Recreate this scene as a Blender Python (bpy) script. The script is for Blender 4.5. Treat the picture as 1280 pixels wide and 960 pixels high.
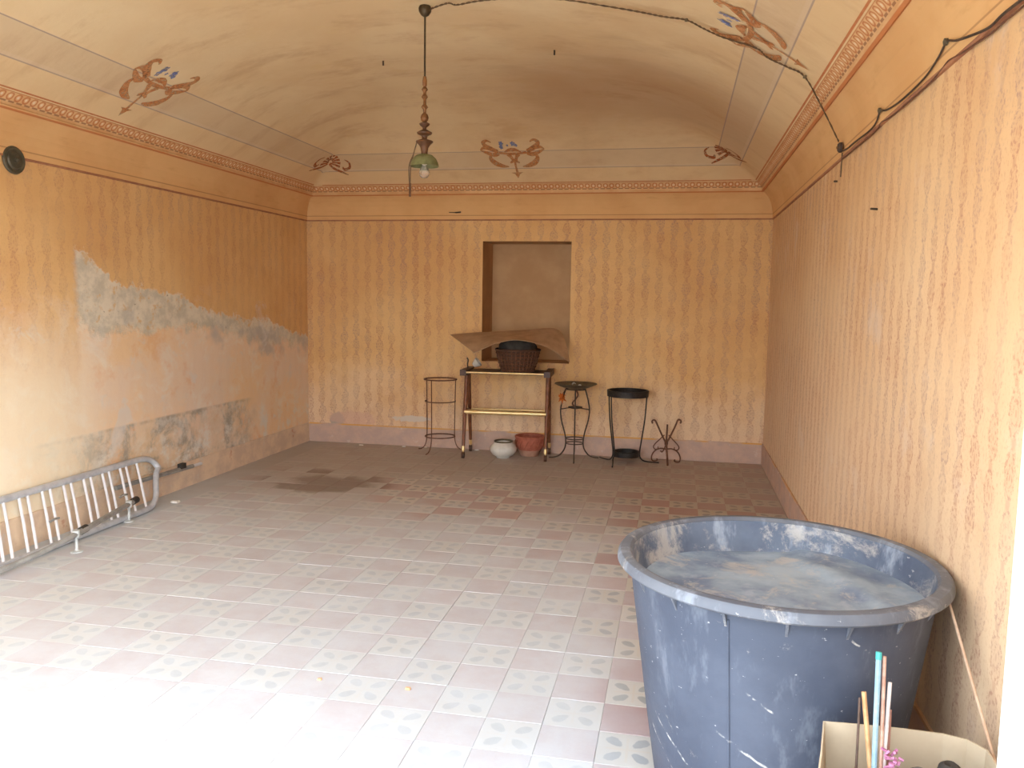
import bpy, math, random
from mathutils import Vector, Matrix
random.seed(7)
PI = math.pi
scene = bpy.context.scene
for o in list(bpy.data.objects): bpy.data.objects.remove(o)
COL = scene.collection

# ---------------------------------------------------------------- camera
CAM_H = 1.4732
FPX = 1026.5
YAW, PITCH, ROLL = 0.1978, 0.1033, 0.0153
F = Vector((-math.sin(YAW)*math.cos(PITCH), math.cos(YAW)*math.cos(PITCH), -math.sin(PITCH)))
R0 = Vector((math.cos(YAW), math.sin(YAW), 0)); U0 = R0.cross(F)
RV = R0*math.cos(ROLL) + U0*math.sin(ROLL); UV_ = -R0*math.sin(ROLL) + U0*math.cos(ROLL)
cd = bpy.data.cameras.new('camera'); cam = bpy.data.objects.new('camera', cd); COL.objects.link(cam)
cd.sensor_width = 36; cd.lens = FPX/1280*36; cd.clip_start = .05; cd.clip_end = 200
M = Matrix((RV, UV_, -F)).transposed().to_4x4(); M.translation = (0, 0, CAM_H)
cam.matrix_world = M
scene.camera = cam

# ---------------------------------------------------------------- daylight
w = bpy.data.worlds.new('world'); scene.world = w; w.use_nodes = True
bg = w.node_tree.nodes['Background']; bg.inputs[0].default_value = (.84, .92, 1, 1); bg.inputs[1].default_value = 1.0
sd = bpy.data.lights.new('sun', 'SUN'); sd.energy = .6; sd.angle = math.radians(46); sd.color = (1, .97, .92)
sun = bpy.data.objects.new('sun', sd); COL.objects.link(sun)
sun.rotation_euler = Vector((-1, .55, -.42)).to_track_quat('-Z', 'Y').to_euler()
vs = scene.view_settings
vs.view_transform = 'Standard'; vs.look = 'None'; vs.gamma = 1; vs.use_curve_mapping = False
vs.exposure = 3.0

# ---------------------------------------------------------------- room measures (metres)
L, R, D, YF = 3.6685, .8026, 7.7476, 1.31      # left wall at x=-L, right wall at x=R, back wall at y=D, front wall inside at YF
HD = 2.219                                      # wall top line
TX, TY, TS = -.4152, 2.4969, .2                 # tile grid

def s2l(c): return c/12.92 if c <= .04045 else ((c+.055)/1.055)**2.4
def rgb(r, g, b): return (s2l(r/255), s2l(g/255), s2l(b/255), 1)

# ---------------------------------------------------------------- node helper
class NT:
    def __init__(s, name):
        s.m = bpy.data.materials.new(name); s.m.use_nodes = True
        s.t = s.m.node_tree; s.n = s.t.nodes; s.bsdf = s.n['Principled BSDF']
    def link(s, a, b): s.t.links.new(a, b)
    def put(s, inp, v):
        if hasattr(v, 'is_linked') or isinstance(v, bpy.types.NodeSocket): s.link(v, inp)
        else: inp.default_value = v
    def math(s, op, a, b=0.0, c=0.0, clamp=False):
        n = s.n.new('ShaderNodeMath'); n.operation = op; n.use_clamp = clamp
        s.put(n.inputs[0], a); s.put(n.inputs[1], b); s.put(n.inputs[2], c); return n.outputs[0]
    def add(s, a, b): return s.math('ADD', a, b)
    def sub(s, a, b): return s.math('SUBTRACT', a, b)
    def mul(s, a, b): return s.math('MULTIPLY', a, b)
    def mx(s, a, b): return s.math('MAXIMUM', a, b)
    def mn(s, a, b): return s.math('MINIMUM', a, b)
    def step(s, x, e0, e1):
        n = s.n.new('ShaderNodeMapRange'); n.interpolation_type = 'SMOOTHSTEP'; n.clamp = True
        s.put(n.inputs[0], x); n.inputs[1].default_value = e0; n.inputs[2].default_value = e1
        if e0 > e1:
            n.inputs[1].default_value = e1; n.inputs[2].default_value = e0; n.inputs[3].default_value = 1; n.inputs[4].default_value = 0
        return n.outputs[0]
    def band(s, x, c, hw, soft):
        return s.step(s.math('ABSOLUTE', s.sub(x, c)), hw+soft, hw)
    def mix(s, f, a, b):
        n = s.n.new('ShaderNodeMix'); n.data_type = 'RGBA'
        s.put(n.inputs[0], f); s.put(n.inputs[6], a); s.put(n.inputs[7], b); return n.outputs[2]
    def noise(s, v, scale, detail=4, rough=.6, dist=0.0):
        n = s.n.new('ShaderNodeTexNoise'); n.inputs['Scale'].default_value = scale; n.inputs['Detail'].default_value = detail
        n.inputs['Roughness'].default_value = rough; n.inputs['Distortion'].default_value = dist
        if v is not None: s.link(v, n.inputs['Vector'])
        return n.outputs[0]
    def white(s, v):
        n = s.n.new('ShaderNodeTexWhiteNoise'); s.link(v, n.inputs['Vector']); return n.outputs[0]
    def vor(s, v, scale):
        n = s.n.new('ShaderNodeTexVoronoi'); n.inputs['Scale'].default_value = scale; s.link(v, n.inputs['Vector']); return n.outputs[0]
    def pos(s):
        return s.n.new('ShaderNodeNewGeometry').outputs['Position']
    def obj(s): return s.n.new('ShaderNodeTexCoord').outputs['Object']
    def uv(s): return s.n.new('ShaderNodeTexCoord').outputs['UV']
    def xyz(s, v):
        n = s.n.new('ShaderNodeSeparateXYZ'); s.link(v, n.inputs[0]); return n.outputs
    def comb(s, x, y, z=0.0):
        n = s.n.new('ShaderNodeCombineXYZ'); s.put(n.inputs[0], x); s.put(n.inputs[1], y); s.put(n.inputs[2], z); return n.outputs[0]
    def add_v(s, v, k):
        n = s.n.new('ShaderNodeVectorMath'); n.operation = 'ADD'; s.link(v, n.inputs[0]); n.inputs[1].default_value = (k, k*1.7, 0); return n.outputs[0]
    def scl(s, v, x, y, z):
        n = s.n.new('ShaderNodeVectorMath'); n.operation = 'MULTIPLY'; s.link(v, n.inputs[0]); n.inputs[1].default_value = (x, y, z); return n.outputs[0]
    def curve(s, x, pts):
        n = s.n.new('ShaderNodeFloatCurve'); c = n.mapping.curves[0]
        n.mapping.use_clip = False
        c.points[0].location = pts[0]; c.points[1].location = pts[-1]
        for p in pts[1:-1]: c.points.new(*p)
        for p in c.points: p.handle_type = 'VECTOR'
        n.mapping.update(); s.put(n.inputs[1], x); return n.outputs[0]
    def bump(s, h, strength=.3, dist=.01):
        n = s.n.new('ShaderNodeBump'); n.inputs['Strength'].default_value = strength; n.inputs['Distance'].default_value = dist
        s.link(h, n.inputs['Height']); s.link(n.outputs[0], s.bsdf.inputs['Normal'])
    def done(s, color, rough=.9, metal=0.0, spec=.3):
        s.put(s.bsdf.inputs['Base Color'], color); s.put(s.bsdf.inputs['Roughness'], rough); s.bsdf.inputs['Metallic'].default_value = metal
        s.bsdf.inputs['Specular IOR Level'].default_value = spec
        return s.m

def speckled(name, c1, c2, scale=20, rough=.7, metal=0.0, bump=0.0, spec=.4):
    t = NT(name); v = t.obj(); n = t.noise(v, scale, 5, .65)
    if bump: t.bump(n, bump, .004)
    return t.done(t.mix(t.step(n, .35, .65), c1, c2), rough, metal, spec)

# ---------------------------------------------------------------- wall materials
def wallpaper(t, u, v):
    """stencilled columns of oval medallions; returns (pattern mask, tint noise)"""
    p2 = t.comb(u, v)
    jit = t.mul(t.sub(t.noise(p2, 11, 3, .6), .5), .05)
    jit2 = t.mul(t.sub(t.noise(t.add_v(p2, 7.3), 11, 3, .6), .5), .05)
    uu = t.math('DIVIDE', t.add(u, jit), .1235)
    ci = t.math('FLOOR', uu); cu = t.sub(t.sub(uu, ci), .5)
    odd = t.math('FRACT', t.mul(ci, .5))
    vv = t.add(t.math('DIVIDE', t.add(v, jit2), .152), odd)
    cv = t.sub(t.math('FRACT', vv), .5)
    a = t.math('DIVIDE', cu, .27); b = t.math('DIVIDE', cv, .44)
    e = t.math('SQRT', t.add(t.mul(a, a), t.mul(b, b)))
    brk = t.noise(p2, 70, 3, .7)
    ring = t.mul(t.band(e, .92, .10, .14), t.step(brk, .40, .62))
    ring2 = t.mul(t.band(e, .5, .08, .12), t.step(brk, .4, .6))
    dot = t.step(e, .24, .12)
    inner = t.mul(t.step(e, 1.1, .7), .26)
    tip = t.mul(t.step(t.math('ABSOLUTE', cu), .16, .05), t.step(t.math('ABSOLUTE', cv), .36, .46))
    vein = t.mul(t.step(t.noise(t.comb(t.mul(u, 1.0), t.mul(v, .6)), 110, 3, .65), .53, .64), .42)
    m = t.mx(t.mx(ring, t.mul(ring2, .9)), t.mx(t.mul(dot, .7), t.mx(inner, t.mul(tip, .6))))
    fade = t.step(t.noise(p2, 1.7, 4, .6), .25, .65)
    m = t.mul(t.mx(m, vein), t.add(.3, t.mul(fade, .7)))
    return m, p2

OCHRE = rgb(230, 188, 130); OCHRE2 = rgb(220, 172, 114); FADED = rgb(232, 204, 172)
PAT = rgb(176, 110, 90); PAT2 = rgb(168, 126, 118)

def wall_base(t, u, v, pinkz=1.0):
    m, p2 = wallpaper(t, u, v)
    big = t.noise(p2, .9, 5, .6); mid = t.noise(p2, 5, 5, .65)
    c = t.mix(t.step(big, .35, .65), OCHRE, OCHRE2)
    low = t.mul(t.step(t.add(v, t.mul(t.sub(big, .5), 1.4)), pinkz, .15), .75)
    c = t.mix(low, c, FADED)
    c = t.mix(t.mul(t.step(mid, .5, .75), .25), c, rgb(196, 140, 96))
    pc = t.mix(t.step(t.noise(p2, 3.1, 2, .5), .4, .6), PAT, PAT2)
    return c, m, pc, p2, big, mid

def make_wall_back():
    t = NT('wallpaper_back'); x, y, z = t.xyz(t.pos())[:3]
    c, m, pc, p2, big, mid = wall_base(t, x, z, .9)
    c = t.mix(t.mul(m, .72), c, pc)
    def patch(c, cx, cz, rx, rz, col, amt=.9):
        dx = t.math('DIVIDE', t.sub(x, cx), rx); dz = t.math('DIVIDE', t.sub(z, cz), rz)
        e = t.math('SQRT', t.add(t.mul(dx, dx), t.mul(dz, dz)))
        e = t.add(e, t.mul(t.sub(t.noise(p2, 14, 5, .7), .5), 1.6))
        return t.mix(t.mul(t.step(e, 1.0, .7), amt), c, col)
    c = patch(c, -3.36, .2, .09, .13, rgb(176, 160, 146))
    c = patch(c, -3.2, .25, .3, .09, rgb(214, 170, 148), .6)
    c = patch(c, -2.55, .27, .22, .035, rgb(212, 198, 182))
    t.bump(t.noise(p2, 18, 5, .6), .25, .006)
    return t.done(c)

def make_wall_right():
    t = NT('wallpaper_right'); x, y, z = t.xyz(t.pos())[:3]
    c, m, pc, p2, big, mid = wall_base(t, y, z, 2.4)
    c = t.mix(.25, c, rgb(224, 196, 168))
    c = t.mix(t.mul(m, .72), c, pc)
    w_ = t.mul(t.step(t.noise(p2, 2.3, 5, .65), .56, .74), .5)
    c = t.mix(w_, c, rgb(224, 204, 184))
    t.bump(t.noise(p2, 18, 5, .6), .25, .006)
    return t.done(c)

def make_wall_left():
    t = NT('wallpaper_left_peeling'); x, y, z = t.xyz(t.pos())[:3]
    c, m, pc, p2, big, mid = wall_base(t, y, z, 1.2)
    yn = t.math('DIVIDE', t.sub(y, 1.75), 6.0)
    def Y(v): return (v-1.75)/6.0
    wob = t.add(t.mul(t.sub(t.noise(p2, 4.5, 6, .65), .5), .36), t.mul(t.sub(t.noise(p2, 22, 4, .7), .5), .16))
    top = t.mul(t.curve(yn, [(0, .62), (Y(3.6), .63), (Y(4.40), .84), (Y(4.5), .862), (Y(4.62), .855), (Y(4.78), .80), (Y(4.95), .745), (Y(5.07), .765), (Y(5.4), .745), (Y(5.73), .70), (Y(6.07), .655), (Y(6.44), .65), (Y(7.0), .605), (1, .525)]), 2.0)
    bot = t.mul(t.curve(yn, [(0, .66), (Y(4.40), .66), (Y(4.55), .64), (Y(4.73), .605), (Y(4.97), .625), (Y(5.2), .60), (Y(5.6), .615), (Y(6.06), .595), (Y(6.7), .545), (1, .49)]), 2.0)
    far = t.step(t.add(y, t.mul(t.sub(t.noise(p2, 9, 4, .7), .5), .12)), 4.46, 4.53)
    zt = t.add(z, t.mul(wob, .8)); zb = t.add(z, wob)
    below_far = t.step(t.sub(zt, top), .02, -.02); below_near = t.step(t.add(z, t.mul(wob, 1.6)), 1.75, .75)
    below_top = t.add(t.mul(below_far, far), t.mul(below_near, t.sub(1.0, far)))
    band = t.mul(t.mul(below_far, t.step(t.sub(zb, bot), -.05, .05)), far)
    # paper lost below the band: bare pinkish orange coat
    pat_keep = t.sub(1.0, t.mul(below_top, t.add(.5, t.mul(far, .38))))
    bare = t.mix(t.step(big, .4, .62), rgb(240, 204, 160), rgb(236, 210, 184))
    bare = t.mix(t.mul(t.step(mid, .52, .7), .5), bare, rgb(230, 214, 196))
    c = t.mix(t.mul(below_top, t.add(.5, t.mul(far, .45))), c, bare)
    c = t.mix(t.mul(t.mul(m, .5), pat_keep), c, pc)
    chalk = t.mul(t.step(t.noise(p2, 3.3, 6, .7, .5), .5, .66), t.mul(below_top, .55))
    c = t.mix(chalk, c, rgb(238, 226, 210))
    rusty = t.mul(t.step(t.noise(t.add_v(p2, 3.1), 2.6, 5, .66), .54, .66), t.mul(below_top, .45))
    c = t.mix(rusty, c, rgb(228, 168, 112))
    # peeled band: cool bare plaster with grey and ochre blotches
    pl = t.mix(t.step(t.noise(p2, 7, 6, .7), .4, .62), rgb(226, 214, 192), rgb(198, 188, 168))
    pl = t.mix(t.mul(t.step(t.noise(p2, 7.5, 5, .7), .55, .64), .75), pl, rgb(212, 172, 114))
    pl = t.mix(t.mul(t.step(t.noise(p2, 16, 4, .7), .64, .72), .9), pl, rgb(120, 104, 84))
    c = t.mix(t.mul(band, .92), c, pl)
    # grey lip along the lower rim of the band
    lip = t.mul(t.mul(t.band(t.sub(zb, bot), -.02, .05, .09), far), t.step(t.noise(p2, 2.1, 3, .6), .45, .6))
    c = t.mix(t.mul(lip, .65), c, rgb(182, 174, 168))
    # damp grey repair above the skirting, straight top
    sw = t.mul(t.sub(t.noise(p2, 3.4, 5, .65), .5), .10)
    st = t.mul(t.step(z, .585, .565), t.mul(t.step(t.add(y, t.mul(sw, 6)), 6.75, 6.35), t.step(t.add(y, t.mul(sw, 4)), 4.0, 4.3)))
    blot = t.step(t.noise(p2, 3.6, 6, .68, .4), .43, .6)
    sc = t.mix(t.step(t.noise(p2, 6, 5, .7), .42, .62), rgb(164, 152, 136), rgb(206, 196, 182))
    sc = t.mix(t.mul(t.step(t.noise(p2, 5, 4, .6), .55, .66), .8), sc, rgb(222, 172, 126))
    c = t.mix(t.mul(st, t.add(.25, t.mul(blot, .7))), c, sc)
    edge = t.mul(t.mul(st, t.band(z, .575, .012, .02)), t.step(t.noise(p2, 8, 3, .6), .4, .6))
    c = t.mix(t.mul(edge, .35), c, rgb(150, 122, 96))
    # white lime bloom low down and two faint patches near the opening
    wb = t.mul(t.step(z, .62, .3), t.step(t.noise(p2, 5.2, 6, .7), .5, .62))
    c = t.mix(t.mul(wb, .75), c, rgb(228, 222, 212))
    fp = t.mul(t.step(t.noise(p2, 2.6, 5, .7, .6), .58, .68), t.step(z, 1.6, 1.2))
    c = t.mix(t.mul(fp, .55), c, rgb(222, 214, 206))
    nearp = t.mul(t.mul(t.step(y, 4.9, 4.2), t.step(t.add(z, t.mul(wob, 1.2)), 1.55, .8)), .7)  # faded paper near the opening, with incoming daylight put into the colour
    c = t.mix(nearp, c, rgb(244, 228, 198))
    br = t.mul(t.step(t.noise(p2, 4.1, 5, .7), .6, .7), t.mul(t.step(y, 4.3, 3.7), t.step(z, 1.4, 1.0)))
    c = t.mix(t.mul(br, .6), c, rgb(190, 140, 80))
    h = t.add(t.mul(t.noise(p2, 18, 5, .6), .4), t.mul(t.sub(1.0, t.mx(band, t.mul(st, .7))), .9))
    t.bump(h, .5, .008)
    return t.done(c)

def make_skirting(axis, line=1.0):
    t = NT('skirting_paint'); x, y, z = t.xyz(t.pos())[:3]
    p2 = t.comb(x if axis == 'x' else y, z)
    n = t.noise(p2, 5, 6, .68)
    c = t.mix(t.step(n, .38, .62), (rgb(206, 172, 152) if line else rgb(230, 202, 172)), (rgb(190, 162, 148) if line else rgb(212, 184, 160)))
    c = t.mix(t.mul(t.step(t.noise(p2, 7, 6, .7), .58, .68), .8), c, rgb(214, 198, 184))
    c = t.mix(t.mul(t.step(t.noise(p2, 4.3, 6, .7), .62, .7), .7), c, rgb(196, 128, 104))
    c = t.mix(t.mul(t.step(z, .172, .18), t.mul(line, t.step(t.noise(p2, 2, 3, .6), .4, .55))), c, rgb(222, 166, 92))
    t.bump(n, .4, .01)
    return t.done(c)

def make_frieze():
    t = NT('frieze_paint'); u, v, _ = t.xyz(t.uv())[:3]; p = t.pos()
    c = t.mix(t.step(t.noise(p, 1.3, 5, .6), .38, .62), rgb(228, 182, 126), rgb(220, 170, 114))
    c = t.mix(t.mul(t.band(v, .045, .0022, .003), .5), c, rgb(150, 96, 60))
    c = t.mix(t.mul(t.step(t.noise(t.scl(p, 3, 3, 14), 1.5, 4, .6), .55, .75), .3), c, rgb(196, 140, 86))
    t.bump(t.noise(p, 14, 4, .6), .15, .006)
    return t.done(c)

def make_cornice():
    t = NT('cornice_paint'); u, v, _ = t.xyz(t.uv())[:3]; p = t.pos()
    cream = rgb(226, 186, 138); rust = rgb(188, 104, 58); brown = rgb(150, 100, 70)
    c = t.mix(t.step(t.noise(p, 6, 4, .6), .35, .65), cream, rgb(216, 168, 118))
    k = t.math('FRACT', t.math('DIVIDE', u, .055)); kc = t.sub(k, .5)
    mid = t.mul(t.step(v, .42, .46), t.step(v, .80, .76))
    leaf = t.math('SQRT', t.add(t.math('POWER', t.math('DIVIDE', kc, .33), 2.0), t.math('POWER', t.math('DIVIDE', t.sub(v, .62), .15), 2.0)))
    c = t.mix(t.mul(mid, t.mul(t.band(leaf, 1.0, .14, .2), .75)), c, rust)
    c = t.mix(t.mul(mid, t.mul(t.step(leaf, .5, .3), .7)), c, rgb(238, 222, 196))
    c = t.mix(t.mul(t.mul(t.band(v, .41, .025, .02), t.step(t.math('ABSOLUTE', kc), .1, .2)), .8), c, brown)
    c = t.mix(t.mul(t.band(v, .09, .07, .03), .85), c, rgb(196, 116, 64))
    c = t.mix(t.mul(t.band(v, .90, .08, .04), t.add(.55, t.mul(t.noise(p, 30, 3, .6), .5))), c, rust)
    return t.done(c)

def make_ceiling():
    t = NT('ceiling_fresco'); P = t.pos(); x, y, z = t.xyz(P)[:3]
    d = t.mn(t.mn(t.add(x, L), t.sub(R, x)), t.mn(t.sub(D, y), t.sub(y, YF)))
    p2 = t.comb(x, y)
    n1 = t.noise(p2, .8, 6, .62, .3); n2 = t.noise(t.scl(p2, 1, 2.2, 1), 1.6, 6, .68); n3 = t.noise(p2, 30, 4, .6)
    c = t.mix(t.step(n1, .36, .64), rgb(234, 210, 168), rgb(224, 194, 150))
    c = t.mix(t.mul(t.step(n2, .48, .72), .55), c, rgb(196, 154, 112))
    c = t.mix(t.mul(t.step(t.noise(p2, 2.7, 5, .7), .56, .72), .35), c, rgb(226, 196, 140))
    # brown grime patch over the far half of the vault
    ex = t.math('DIVIDE', t.sub(x, -.35), 1.5); ey = t.math('DIVIDE', t.sub(y, 6.2), 1.15)
    e = t.add(t.math('SQRT', t.add(t.mul(ex, ex), t.mul(ey, ey))), t.mul(t.sub(n2, .5), 1.3))
    c = t.mix(t.mul(t.step(e, 1.15, .3), .45), c, rgb(160, 112, 78))
    # painted grey border band between two fine lines
    c = t.mix(t.mul(t.mul(t.step(d, .33, .335), t.step(d, .525, .52)), .35), c, rgb(196, 172, 146))
    c = t.mix(t.mul(t.step(d, .33, .325), .3), c, rgb(226, 190, 140))
    ln = t.mx(t.band(d, .33, .002, .003), t.band(d, .52, .002, .003))
    c = t.mix(t.mul(ln, t.mul(.6, t.step(n2, .1, .4))), c, rgb(140, 118, 124))
    c = t.mix(t.mul(t.band(d, .343, .006, .008), .15), c, rgb(234, 216, 196))
    t.bump(t.add(n3, t.mul(n2, 1.2)), .12, .01)
    return t.done(c, .92)

def make_ornament_paint(name, c1, c2, wear=.42):
    t = NT(name); p = t.pos(); n = t.noise(p, 22, 4, .65); n2 = t.noise(p, 60, 3, .6)
    t.done(t.mix(t.step(n, .38, .62), c1, c2), .92)
    tr = t.n.new('ShaderNodeBsdfTransparent'); ms = t.n.new('ShaderNodeMixShader')
    t.link(t.add(.12, t.mul(t.step(n2, wear, wear+.3), .65)), ms.inputs[0])
    t.link(t.bsdf.outputs[0], ms.inputs[1]); t.link(tr.outputs[0], ms.inputs[2])
    t.link(ms.outputs[0], t.n['Material Output'].inputs[0])
    return t.m

# ---------------------------------------------------------------- floor materials
def dust_mix(t, P, c):
    x, y, z = t.xyz(P)[:3]; p2 = t.comb(x, y)
    n1 = t.noise(p2, .7, 5, .6); n2 = t.noise(p2, 4, 6, .7)
    # walked-in lime dust lies thick from the opening to mid room and by the rack, thin along the tub side
    cell = t.white(t.comb(t.math('FLOOR', t.math('DIVIDE', t.sub(x, TX), TS)), t.math('FLOOR', t.math('DIVIDE', t.sub(y, TY), TS)), 3.0))
    a = t.add(t.mul(t.sub(n1, .5), .9), t.step(y, 7.0, 3.0))
    a = t.add(a, t.mul(t.step(x, .1, -2.2), .45))
    a = t.sub(a, t.mul(t.step(x, -.6, .1), .75))
    a = t.add(a, t.mul(t.sub(cell, .5), .45))
    amt = t.math('MULTIPLY', t.step(a, -.45, .9), t.add(.8, t.mul(t.step(n2, .3, .7), .2)))
    rx = t.math('DIVIDE', t.sub(t.add(x, t.mul(t.sub(y, 5.8), .35)), -1.5), .62); ry = t.math('DIVIDE', t.sub(y, 5.85), .55)
    e = t.add(t.math('SQRT', t.add(t.mul(rx, rx), t.mul(ry, ry))), t.add(t.mul(t.sub(n2, .5), .8), t.mul(t.sub(cell, .5), .9)))
    clean = t.step(e, 1.1, .75)
    amt = t.mul(amt, t.sub(1.0, t.mul(clean, .5)))
    c = t.mix(t.mul(clean, .35), c, t.mix(.5, c, rgb(236, 214, 196)))
    c = t.mix(t.mul(amt, .86), c, rgb(212, 219, 226))
    # brown earth film at the far end, swept off one patch, and a dark spill
    b = t.mul(t.step(t.add(y, t.mul(t.sub(n1, .5), 2.4)), 4.6, 6.6), t.mul(t.add(.6, t.mul(n2, .35)), t.sub(1.0, t.mul(clean, .75))))
    c = t.mix(b, c, rgb(180, 168, 158))
    sx = t.math('DIVIDE', t.sub(t.add(x, t.mul(t.sub(y, 6.05), .3)), -2.72), .42); sy = t.math('DIVIDE', t.sub(y, 6.05), .34)
    e2 = t.add(t.math('SQRT', t.add(t.mul(sx, sx), t.mul(sy, sy))), t.add(t.mul(t.sub(n2, .5), 1.0), t.mul(t.sub(cell, .5), 1.2)))
    c = t.mix(t.mul(t.step(e2, 1.05, .6), .6), c, rgb(118, 96, 78))
    return c, n2

def make_tile(kind):
    t = NT('cement_tile_'+kind); P = t.pos(); u, v, _ = t.xyz(t.uv())[:3]
    px, py, pz = t.xyz(P)[:3]
    idx = t.comb(t.math('FLOOR', t.math('DIVIDE', t.sub(px, TX), TS)), t.math('FLOOR', t.math('DIVIDE', t.sub(py, TY), TS)))
    rnd = t.white(idx)
    if kind == 'red':
        c = t.mix(rnd, rgb(170, 122, 116), rgb(156, 108, 100))
        c = t.mix(t.mul(t.step(t.noise(P, 9, 5, .7), .5, .7), .5), c, rgb(178, 132, 122))
    else:
        c = t.mix(rnd, rgb(200, 190, 176), rgb(186, 178, 164))
        cu = t.math('ABSOLUTE', t.sub(u, .5)); cv = t.math('ABSOLUTE', t.sub(v, .5))
        a = t.mul(t.add(cu, cv), .7071); b = t.mul(t.sub(cu, cv), .7071)      # along and across each diagonal petal
        a2 = t.math('DIVIDE', t.sub(a, .31), .19); b2 = t.math('DIVIDE', b, t.add(.06, t.mul(a, .17)))
        e = t.add(t.math('SQRT', t.add(t.mul(a2, a2), t.mul(b2, b2))), t.mul(t.sub(t.noise(P, 40, 3, .6), .5), .5))
        pcol = t.mix(t.step(rnd, .45, .55), rgb(104, 106, 102), rgb(98, 102, 110))
        pcol = t.mix(t.mul(t.step(t.white(t.comb(rnd, px)), .9, .91), .0), pcol, rgb(170, 130, 70))
        c = t.mix(t.mul(t.step(e, 1.0, .8), .85), c, pcol)
        star = t.mul(t.step(t.mn(cu, cv), .035, .012), t.step(t.mx(cu, cv), .40, .34))
        c = t.mix(t.mul(star, .35), c, rgb(200, 172, 130))
    c, n2 = dust_mix(t, P, c)
    t.bump(t.noise(P, 60, 4, .6), .12, .003)
    return t.done(c, t.add(.5, t.mul(n2, .3)), 0, .35)

def make_cement():
    t = NT('grout_and_cement'); P = t.pos()
    c = t.mix(t.step(t.noise(P, 6, 5, .6), .4, .6), rgb(168, 158, 148), rgb(150, 140, 130))
    c, n2 = dust_mix(t, P, c)
    return t.done(c)

MAT = {}
MAT['wall_back'] = make_wall_back(); MAT['wall_left'] = make_wall_left(); MAT['wall_right'] = make_wall_right()
MAT['skx'] = make_skirting('x'); MAT['sky'] = make_skirting('y', .5); MAT['skl'] = make_skirting('y', 0.0)
MAT['frieze'] = make_frieze(); MAT['cornice'] = make_cornice(); MAT['ceiling'] = make_ceiling()
MAT['line'] = speckled('purple_brown_line', rgb(158, 106, 80), rgb(180, 126, 90), 12, .9)
MAT['rust_paint'] = make_ornament_paint('ornament_rust', rgb(192, 122, 72), rgb(208, 150, 100))
MAT['rust_dark'] = make_ornament_paint('ornament_dark', rgb(160, 84, 48), rgb(182, 104, 62))
MAT['blue_paint'] = make_ornament_paint('ornament_blue', rgb(96, 112, 170), rgb(130, 142, 178))
MAT['tile_red'] = make_tile('red'); MAT['tile_flower'] = make_tile('flower'); MAT['cement'] = make_cement()
MAT['white_plaster'] = speckled('white_plaster', rgb(240, 236, 230), rgb(232, 228, 222), 6, .9)
MAT['niche'] = speckled('niche_plaster', rgb(200, 154, 108), rgb(182, 138, 96), 2.2, .9)
MAT['niche_board'] = speckled('niche_back_coat', rgb(206, 166, 122), rgb(190, 148, 104), 1.6, .85)
MAT['pavement'] = speckled('outdoor_pavement', rgb(206, 200, 190), rgb(186, 180, 170), 1.5, .95)
MAT['steel'] = speckled('galvanised_steel', rgb(206, 208, 212), rgb(186, 188, 194), 14, .4, .3)
MAT['steel_white'] = speckled('white_coated_bar', rgb(232, 228, 228), rgb(218, 214, 216), 10, .45)
MAT['steel_dark'] = speckled('dull_grey_tube', rgb(140, 138, 134), rgb(160, 158, 154), 12, .5, .2)
MAT['black_rubber'] = speckled('black_rubber', rgb(44, 40, 38), rgb(62, 56, 50), 30, .7)
MAT['clear_plastic'] = speckled('pale_clamp', rgb(206, 208, 206), rgb(176, 178, 176), 30, .4)
MAT['rusty_wire'] = speckled('rusty_wire', rgb(100, 66, 50), rgb(120, 80, 58), 40, .75, .2)
MAT['dark_wire'] = speckled('dark_iron', rgb(70, 58, 50), rgb(92, 76, 64), 40, .65, .3)
MAT['black_iron'] = speckled('black_iron', rgb(42, 38, 36), rgb(60, 54, 50), 24, .55, .3)
MAT['walnut'] = speckled('walnut_wood', rgb(136, 84, 54), rgb(108, 64, 40), 18, .45)
MAT['dark_wood'] = speckled('dark_wood', rgb(70, 44, 30), rgb(92, 58, 38), 18, .5)
MAT['brass'] = speckled('brass_tube', rgb(238, 208, 150), rgb(226, 192, 130), 10, .3, .5)
MAT['cardboard'] = speckled('brown_cardboard', rgb(184, 150, 116), rgb(164, 132, 100), 7, .85, 0, .15)
MAT['box_card'] = speckled('pale_cardboard', rgb(206, 190, 164), rgb(194, 176, 150), 5, .85)
MAT['wicker'] = speckled('wicker', rgb(112, 70, 42), rgb(82, 50, 32), 30, .7)
MAT['wicker_dark'] = speckled('wicker_dark', rgb(70, 46, 32), rgb(90, 58, 38), 30, .75)
MAT['grey_cloth'] = speckled('dark_grey_stuff', rgb(70, 64, 58), rgb(48, 44, 40), 12, .8)
MAT['ceramic'] = speckled('white_ceramic', rgb(224, 218, 208), rgb(206, 200, 190), 8, .25)
MAT['ceramic_rim'] = speckled('olive_inside', rgb(110, 96, 72), rgb(84, 74, 58), 12, .6)
MAT['terracotta'] = speckled('red_terracotta', rgb(178, 104, 80), rgb(156, 84, 64), 22, .7, 0, .3)
MAT['terracotta_base'] = speckled('pale_terracotta', rgb(182, 140, 118), rgb(166, 122, 100), 18, .8)
MAT['dish'] = speckled('green_brown_dish', rgb(96, 82, 58), rgb(72, 62, 46), 14, .5)
MAT['orange_dry'] = speckled('orange_dried_flower', rgb(214, 116, 40), rgb(180, 84, 30), 40, .8)
MAT['lamp_green'] = speckled('green_glass', rgb(122, 122, 82), rgb(102, 102, 66), 18, .25)
MAT['lamp_brass'] = speckled('aged_brass', rgb(150, 104, 62), rgb(116, 78, 48), 30, .45, .4)
MAT['lamp_wood'] = speckled('reddish_turned_wood', rgb(112, 74, 46), rgb(86, 56, 36), 26, .5)
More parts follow.
